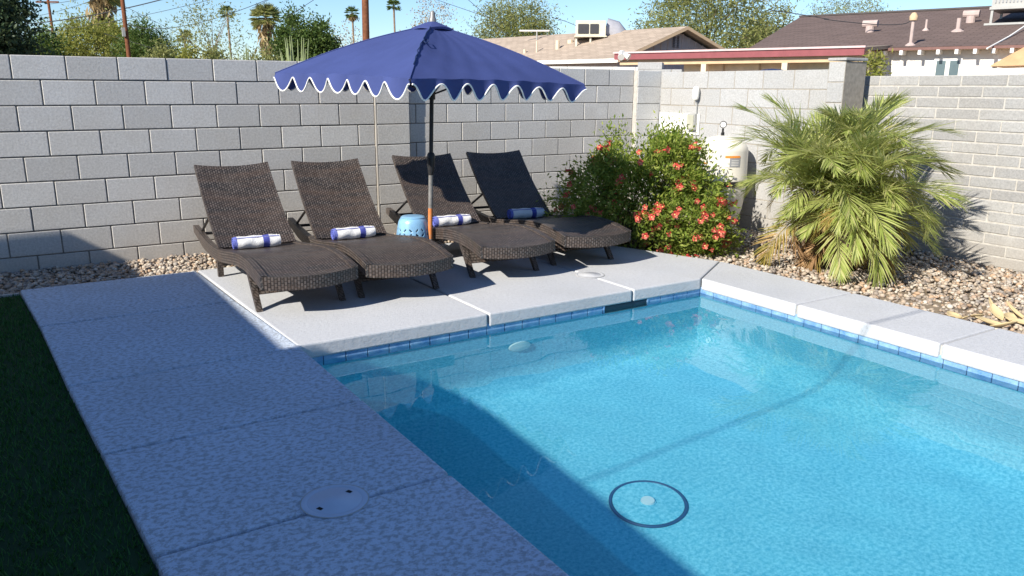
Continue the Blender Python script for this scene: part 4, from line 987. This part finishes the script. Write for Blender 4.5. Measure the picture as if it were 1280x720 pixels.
# patio cover
H3 = Frame((12.58, 7.39), (.307, -.952)); PL = 5.75
pt = empty('patio_cover', H3.w(2, 1, -.14), 0, 'flat patio cover with a maroon fascia and cream posts', 'patio cover')
m = MB(); H3.box(m, 0, PL, 0, .06, 2.22, 2.36); put(m, 'fascia', M['maroon'], pt)
m = MB(); H3.box(m, -.02, PL+.02, -.03, .05, 2.362, 2.40); put(m, 'drip_edge', simple('pale_edge', (.60, .45, .45)), pt)
m = MB(); m.add([H3.w(0, .061, 2.30), H3.w(PL, .061, 2.30), H3.w(PL, 3.2, 2.50), H3.w(0, 3.2, 2.50), H3.w(0, .061, 2.37), H3.w(PL, .061, 2.37), H3.w(PL, 3.2, 2.57), H3.w(0, 3.2, 2.57)], [(0, 3, 2, 1), (4, 5, 6, 7), (3, 0, 4, 7), (1, 2, 6, 5), (2, 3, 7, 6)]); put(m, 'roof', M['shingle_tan'], pt)
m = MB(); H3.box(m, .1, PL, .10, .20, 2.10, 2.22); put(m, 'beam', M['beam'], pt)
for px in (881, 982):
    s_, _ = H3.s_of(px, 80, .15); m = MB(); H3.box(m, s_-.06, s_+.06, .09, .21, -.14, 2.099); put(m, 'post', M['stucco'], pt)
m = MB(); sL, _ = H3.s_of(855, 80, .45); H3.box(m, sL, PL-.05, .45, .60, -.14, 2.36); put(m, 'back_wall', simple('patio_wall', (.84, .67, .46), .9, .1), pt)
for px in (905, 950): s_, _ = H3.s_of(px, 75, .45); m = MB(); H3.box(m, s_, s_+.03, .42, .449, .1, 2.3); put(m, 'panel_joint', M['beam'], pt)
sL, _ = H3.s_of(985, 80, .42); m = MB(); H3.box(m, sL, sL+1.3, .40, .448, 1.2, 1.93); put(m, 'dark_opening', M['dark'], pt)
lt = empty('flood_light', deep(778, 69, 18.2), 0, 'white twin flood light on the corner of the maroon fascia', 'light')
for dx in (-.09, .09): MB().tube([(dx*.3, 0, .03), (dx, -.05, -.02), (dx*1.3, -.10, -.05)], [.03, .06, .08], 10).build('lamp_head', M['white'], lt, smooth=True)
MB().tube([(0, .05, .04), (0, -.02, .04)], .07, 10).build('mount', M['white'], lt)
P = deep(965, 84, 12.6); bn = empty('storage_bin', (P[0], P[1], -.14), 0, 'navy blue covered bin standing under the patio cover', 'bin')
MB().lathe([(.001, 0), (.30, 0), (.34, 1.8), (.001, 1.8)], 4).build('body', M['navy'], bn); MB().lathe([(.001, 1.8), (.37, 1.8), (.36, 1.9), (.22, 2.0), (.001, 2.02)], 4).build('cover', M['navy'], bn)

# tan gabled house with roof cooler
A1 = np.array([15.63, 11.37]); K = np.array([18.14, 11.17]); hd_ = np.array([-.157, .988])
h1 = empty('neighbour_house', (17.5, 14, -.14), 0, 'neighbouring house with a tan shingled gable roof and mauve siding', 'house')
C1 = K+(K-A1); LEN = 14.0
W3 = lambda p, z, t=0: (p[0]+hd_[0]*t, p[1]+hd_[1]*t, z)
E1, R1 = 2.42, 3.42
m = MB(); quad(m, [W3(A1, E1, -.45), W3(K, R1, -.45), W3(K, R1, LEN), W3(A1, E1, LEN)], [(-.45, 0), (-.45, 2.7), (LEN, 2.7), (LEN, 0)]); quad(m, [W3(K, R1, -.45), W3(C1, E1, -.45), W3(C1, E1, LEN), W3(K, R1, LEN)], [(-.45, 0), (-.45, 2.7), (LEN, 2.7), (LEN, 0)])
put(m, 'roof', M['shingle_tan'], h1)
ui = (K-A1)/np.linalg.norm(K-A1); half = np.linalg.norm(K-A1)
def gab(t, z): p = A1+ui*t; return (p[0], p[1], z)
m = MB(); a_ = .35
m.add([gab(a_, -.14), gab(2*half-a_, -.14), gab(2*half-a_, E1+.05), gab(half, R1-.10), gab(a_, E1+.05)]+[W3(np.array(gab(t, 0)[:2]), z, LEN-.4) for t, z in ((a_, -.14), (2*half-a_, -.14), (2*half-a_, E1+.05), (half, R1-.10), (a_, E1+.05))], [(0, 1, 2, 3, 4), (9, 8, 7, 6, 5), (0, 5, 6, 1), (1, 6, 7, 2), (4, 9, 5, 0)]); put(m, 'wall', M['siding'], h1)
nb = 16
for k in range(1, nb):
    t = a_+(2*half-2*a_)*k/nb; zt = E1+.03+(R1-.12-E1)*(1-abs(t-half)/(half-a_)); p = gab(t, 0); q = hd_*-.03
    m = MB(); m.add([(p[0]-ui[0]*.03, p[1]-ui[1]*.03, .3), (p[0]+ui[0]*.03, p[1]+ui[1]*.03, .3), (p[0]+ui[0]*.03, p[1]+ui[1]*.03, zt), (p[0]-ui[0]*.03, p[1]-ui[1]*.03, zt)]+[(p[0]+sg*ui[0]*.03+q[0], p[1]+sg*ui[1]*.03+q[1], z) for sg, z in ((-1, .3), (1, .3), (1, zt), (-1, zt))], [(4, 5, 6, 7), (0, 4, 7, 3), (1, 2, 6, 5)]); put(m, 'batten', M['siding'], h1)
for sgn, P_, Q_ in ((1, A1, K), (-1, C1, K)):
    m = MB(); p = W3(P_, E1-.10, -.46); q = W3(Q_, R1-.10, -.46); p2 = W3(P_, E1-.002, -.46); q2 = W3(Q_, R1-.002, -.46); p3 = W3(P_, E1-.10, -.40); q3 = W3(Q_, R1-.10, -.40); p4 = W3(P_, E1-.01, -.40); q4 = W3(Q_, R1-.01, -.40)
    m.add([p, q, q2, p2, p3, q3, q4, p4], [(0, 1, 2, 3), (7, 6, 5, 4), (0, 4, 5, 1)]); put(m, 'barge_board', M['beam'], h1)
m = MB(); p = [W3(A1, E1-.12, -.4), W3(A1, E1-.12, LEN), W3(A1, E1-.005, LEN), W3(A1, E1-.005, -.4)]; off = -ui*.03; m.add(p+[(x+off[0], y+off[1], z) for x, y, z in p], [(0, 1, 2, 3), (7, 6, 5, 4), (3, 2, 6, 7), (0, 4, 5, 1), (0, 3, 7, 4)]); put(m, 'eave_board', M['white'], h1)
gv = np.array(gab(half, R1-.62)); m = MB()
for k in range(7): z0 = gv[2]+.05*k; m.add([(gv[0]-ui[0]*.13-hd_[0]*.04, gv[1]-ui[1]*.13-hd_[1]*.04, z0), (gv[0]+ui[0]*.13-hd_[0]*.04, gv[1]+ui[1]*.13-hd_[1]*.04, z0), (gv[0]+ui[0]*.13-hd_[0]*.01, gv[1]+ui[1]*.13-hd_[1]*.01, z0+.045), (gv[0]-ui[0]*.13-hd_[0]*.01, gv[1]-ui[1]*.13-hd_[1]*.01, z0+.045)], [(0, 1, 2, 3)])
put(m, 'gable_vent', simple('vent_slats', (.22, .19, .19)), h1)
RP1 = np.array(W3(A1, E1)); RN1 = np.cross(np.array(W3(A1, E1, 1))-RP1, np.array(W3(K, R1))-RP1)
def roof1(px, py): return rayplane(px, py, RP1, RN1)
for px, y0, y1, r in ((697, 61, 51, .07), (713, 53, 50, .10), (671, 65, 52, .03), (656, 66, 62, .05)):
    b = roof1(px, y0); h_ = (y0-y1)*np.dot(b-CAM, CF)/FPX; put(MB().tube([b-np.array([0, 0, .1]), b+np.array([0, 0, h_])], r, 8), 'vent_pipe', M['stucco'], h1, smooth=True)
# cooler
b = roof1(738, 53); Dc = np.dot(b-CAM, CF); u_ = Dc/FPX
cl = empty('roof_cooler', b, 0, 'cream evaporative cooler box on legs on the tan roof', 'cooler')
vx = np.array([.80, -.60, 0]); vy = np.array([.60, .80, 0])
def cb(name, x0, x1, y0, y1, z0, z1, mat, root=cl):
    m = MB(); vs = [tuple(vx*x+vy*y+np.array([0, 0, z])) for z in (z0, z1) for x, y in ((x0, y0), (x1, y0), (x1, y1), (x0, y1))]
    m.add(vs, [(0, 3, 2, 1), (4, 5, 6, 7), (0, 1, 5, 4), (1, 2, 6, 5), (2, 3, 7, 6), (3, 0, 4, 7)]); return m.build(name, mat, root, bevel=.01)
cw = 22*u_
cream = simple('cooler_cream', (.62, .58, .47), .6)
cb('casing', -cw*.85, cw*.85, 0, 1.0, 8*u_, 26*u_, cream)
cb('base_pan', -cw*.92, cw*.92, -.06, 1.06, 6.4*u_, 8*u_-.002, cream)
for a, c_ in ((-.72, -.12), (-.04, .44)): cb('grille', cw*a, cw*c_, -.03, -.001, 10.5*u_, 22*u_, simple('grille_dark', (.05, .05, .055)))
for a in (-.8, .0, .8): cb('leg', cw*a-.03, cw*a+.03, .02, .08, -.3, 6.4*u_-.001, cream)
m = MB(); m.tube([tuple(vx*cw*.86+vy*.5+np.array([0, 0, 17*u_])), tuple(vx*cw*1.3+vy*.5+np.array([0, 0, 15*u_])), tuple(vx*cw*1.75+vy*.5+np.array([0, 0, 4*u_])), tuple(vx*cw*1.8+vy*.5+np.array([0, 0, -.4]))], .36, 10); m.build('duct', simple('duct_grey', (.38, .38, .42), .5), cl, smooth=True)
# television aerial
b = roof1(671, 50); an_ = empty('roof_aerial', b, 0, 'thin white bar aerial standing on the tan roof', 'aerial')
MB().tube([(0, 0, -.1), (0, 0, 12*u_)], .025, 6).build('mast', M['grey'], an_); MB().tube([tuple(-vx*24*u_+np.array([0, 0, 12*u_])), tuple(vx*17*u_+np.array([0, 0, 12*u_]))], .03, 6).build('boom', M['white'], an_)

# pale fence and stacked blocks behind the wall
a = deep(560, 85, 14); b = deep(800, 82, 14); d_ = (b-a)[:2]; L_ = float(np.hypot(*d_))
block_wall('boundary_wall', 'white painted block wall beyond the grey wall beside the tan house', (a[0], a[1], 0), math.atan2(d_[1], d_[0]), L_, [1.93-.2*k for k in range(11)], .4, [.1, .3], .15, M['whitewall'], M['mortar_light'])
a = deep(797, 82, 11.8); b = deep(853, 82, 11.6); d_ = (b-a)[:2]; L_ = float(np.hypot(*d_))
block_wall('stub_wall', 'short grey block stub wall with a loose block behind the corner pilaster', (a[0], a[1], 0), math.atan2(d_[1], d_[0]), L_, [1.84-.2*k for k in range(11)], .4, [.1, .3], .15, M['blockB'], M['mortar'])
lo = tag(link('loose_block', block_mesh(.36, .10, .18, M['blockB']), None, (a[0]+.02, a[1]+.02, 1.838), (0, 0, math.atan2(d_[1], d_[0]))), 'single pale block lying on the stub wall', 'block')

# ------------------------------------------------------------------ poles and wires
def pole(name, lab, x0, y0, x1, y1, D, r, arm=None):
    t = deep(x0, y0, D); b = deep(x1, y1, D); dr_ = (t-b)/(t[2]-b[2]); f = b+dr_*(-.14-b[2])
    root = empty(name, f, 0, lab, 'utility pole', 'wooden utility poles'); e = t+dr_*2.5
    MB().tube([(0, 0, 0), tuple(e-f)], [r, r*.85], 12).build('post', M['polewood'], root, smooth=True)
    if arm is not None:
        c_ = deep(x0+(x1-x0)*(arm-y0)/(y1-y0), arm, D)-f; MB().tube([tuple(c_-CR*.75), tuple(c_+CR*.62)], .06, 4).build('cross_arm', M['polewood'], root)
    return root
pole('utility_pole', 'thin leaning utility pole with a cross arm by the dark evergreen', 60, 0, 70, 66, 48, .085, 2.5)
p2 = pole('utility_pole', 'thick brown utility pole in front of the broad yellow green tree', 153, 0, 161, 70, 34, .095)
c_ = deep(154.5, 40, 33.8); put(MB().box(tuple(c_-[.06, .06, .18]), tuple(c_+[.06, .06, .18])), 'meter_box', M['grey'], p2)
pole('utility_pole', 'stout brown utility pole just left of the umbrella top', 456.5, 0, 457.5, 48, 24, .115)
WIRES = [((-20, 31), (85, 24), (215, -4), 34, .022, 'thick twisted cable running to the thick pole'), ((20, 42), (150, 25), (290, -8), 36, .010, 'thin wire crossing behind the thick pole'), ((158, 30), (232, 32), (345, -5), 34, .013, 'sagging wire from the thick pole toward the bushy palm'), ((156, 8), (200, 30), (240, 50), 34, .009, 'wire dropping from the thick pole to the tiny palm'),
 ((62, 5), (95, 0), (130, -8), 44, .012, 'wire leaving the cross arm of the thin pole'), ((40, 21), (80, 12), (128, -4), 40, .010, 'thin wire above the low green tree'), ((352, 26), (372, 13), (398, -4), 30, .010, 'short wire rising past the citrus trees'), ((315, 10), (328, 4), (345, -6), 30, .008, 'short wire above the bushy palm'),
 ((535, -4), (570, 8), (640, 32), 40, .012, 'wire running right from behind the umbrella top'), ((578, -6), (606, 18), (640, 52), 36, .012, 'steep wire descending onto the tan roof'), ((690, 22), (705, 26), (722, 33), 27, .010, 'wire joining the airy tree and the cooler'), ((130, 42), (190, 60), (215, 68), 36, .009, 'low pale wire behind the weeping tree'), ((960, 12), (1000, 18), (1036, 24), 22, .012, 'wire reaching the brown ridge from the grey green tree'), ((1030, 24), (1110, 31), (1138, 25), 19, .010, 'service wire lying over the brown roof to its mast')]
for a, b, c_, D, r, lab in WIRES:
    P0, P1_, P2_ = deep(*a, D), deep(*b, D), deep(*c_, D); ctrl = 2*P1_-.5*(P0+P2_)
    pts = [tuple((1-t)**2*P0+2*t*(1-t)*ctrl+t*t*P2_) for t in np.linspace(0, 1, 15)]
    tag(MB().tube(pts, r, 5).build('overhead_wire', M['wire'], smooth=True), lab, 'wire', 'overhead utility wires')
# cable over the pool (its shadow crosses water and coping), from the shading house to a pole past the right wall
yc = lambda z: -4.945-.38*z
pts = [(-4.6, yc(3.55), 3.55)]+[(x, yc(3.55+.05*(x+3.2)-.25*math.sin(math.pi*(x+3.2)/17)), 3.55+.05*(x+3.2)-.25*math.sin(math.pi*(x+3.2)/17)) for x in np.linspace(-2, 13.8, 16)]
tag(MB().tube(pts, .008, 8).build('service_cable', M['wire'], smooth=True), 'black service cable strung high over the pool', 'cable')
e = pts[-1]; sp = empty('utility_pole', (e[0]+.1, e[1], -.14), 0, 'brown utility pole holding the service cable past the slump block wall', 'utility pole', 'wooden utility poles')
MB().tube([(0, 0, 0), (0, 0, 5.6)], [.13, .11], 12).build('post', M['polewood'], sp, smooth=True)
MB().tube([(-4.6+4.0, yc(3.55)+6, 2.80), (-4.6+4.0, yc(3.55)+6, 3.6)], .03, 8).build('service_mast', M['grey'], hs)
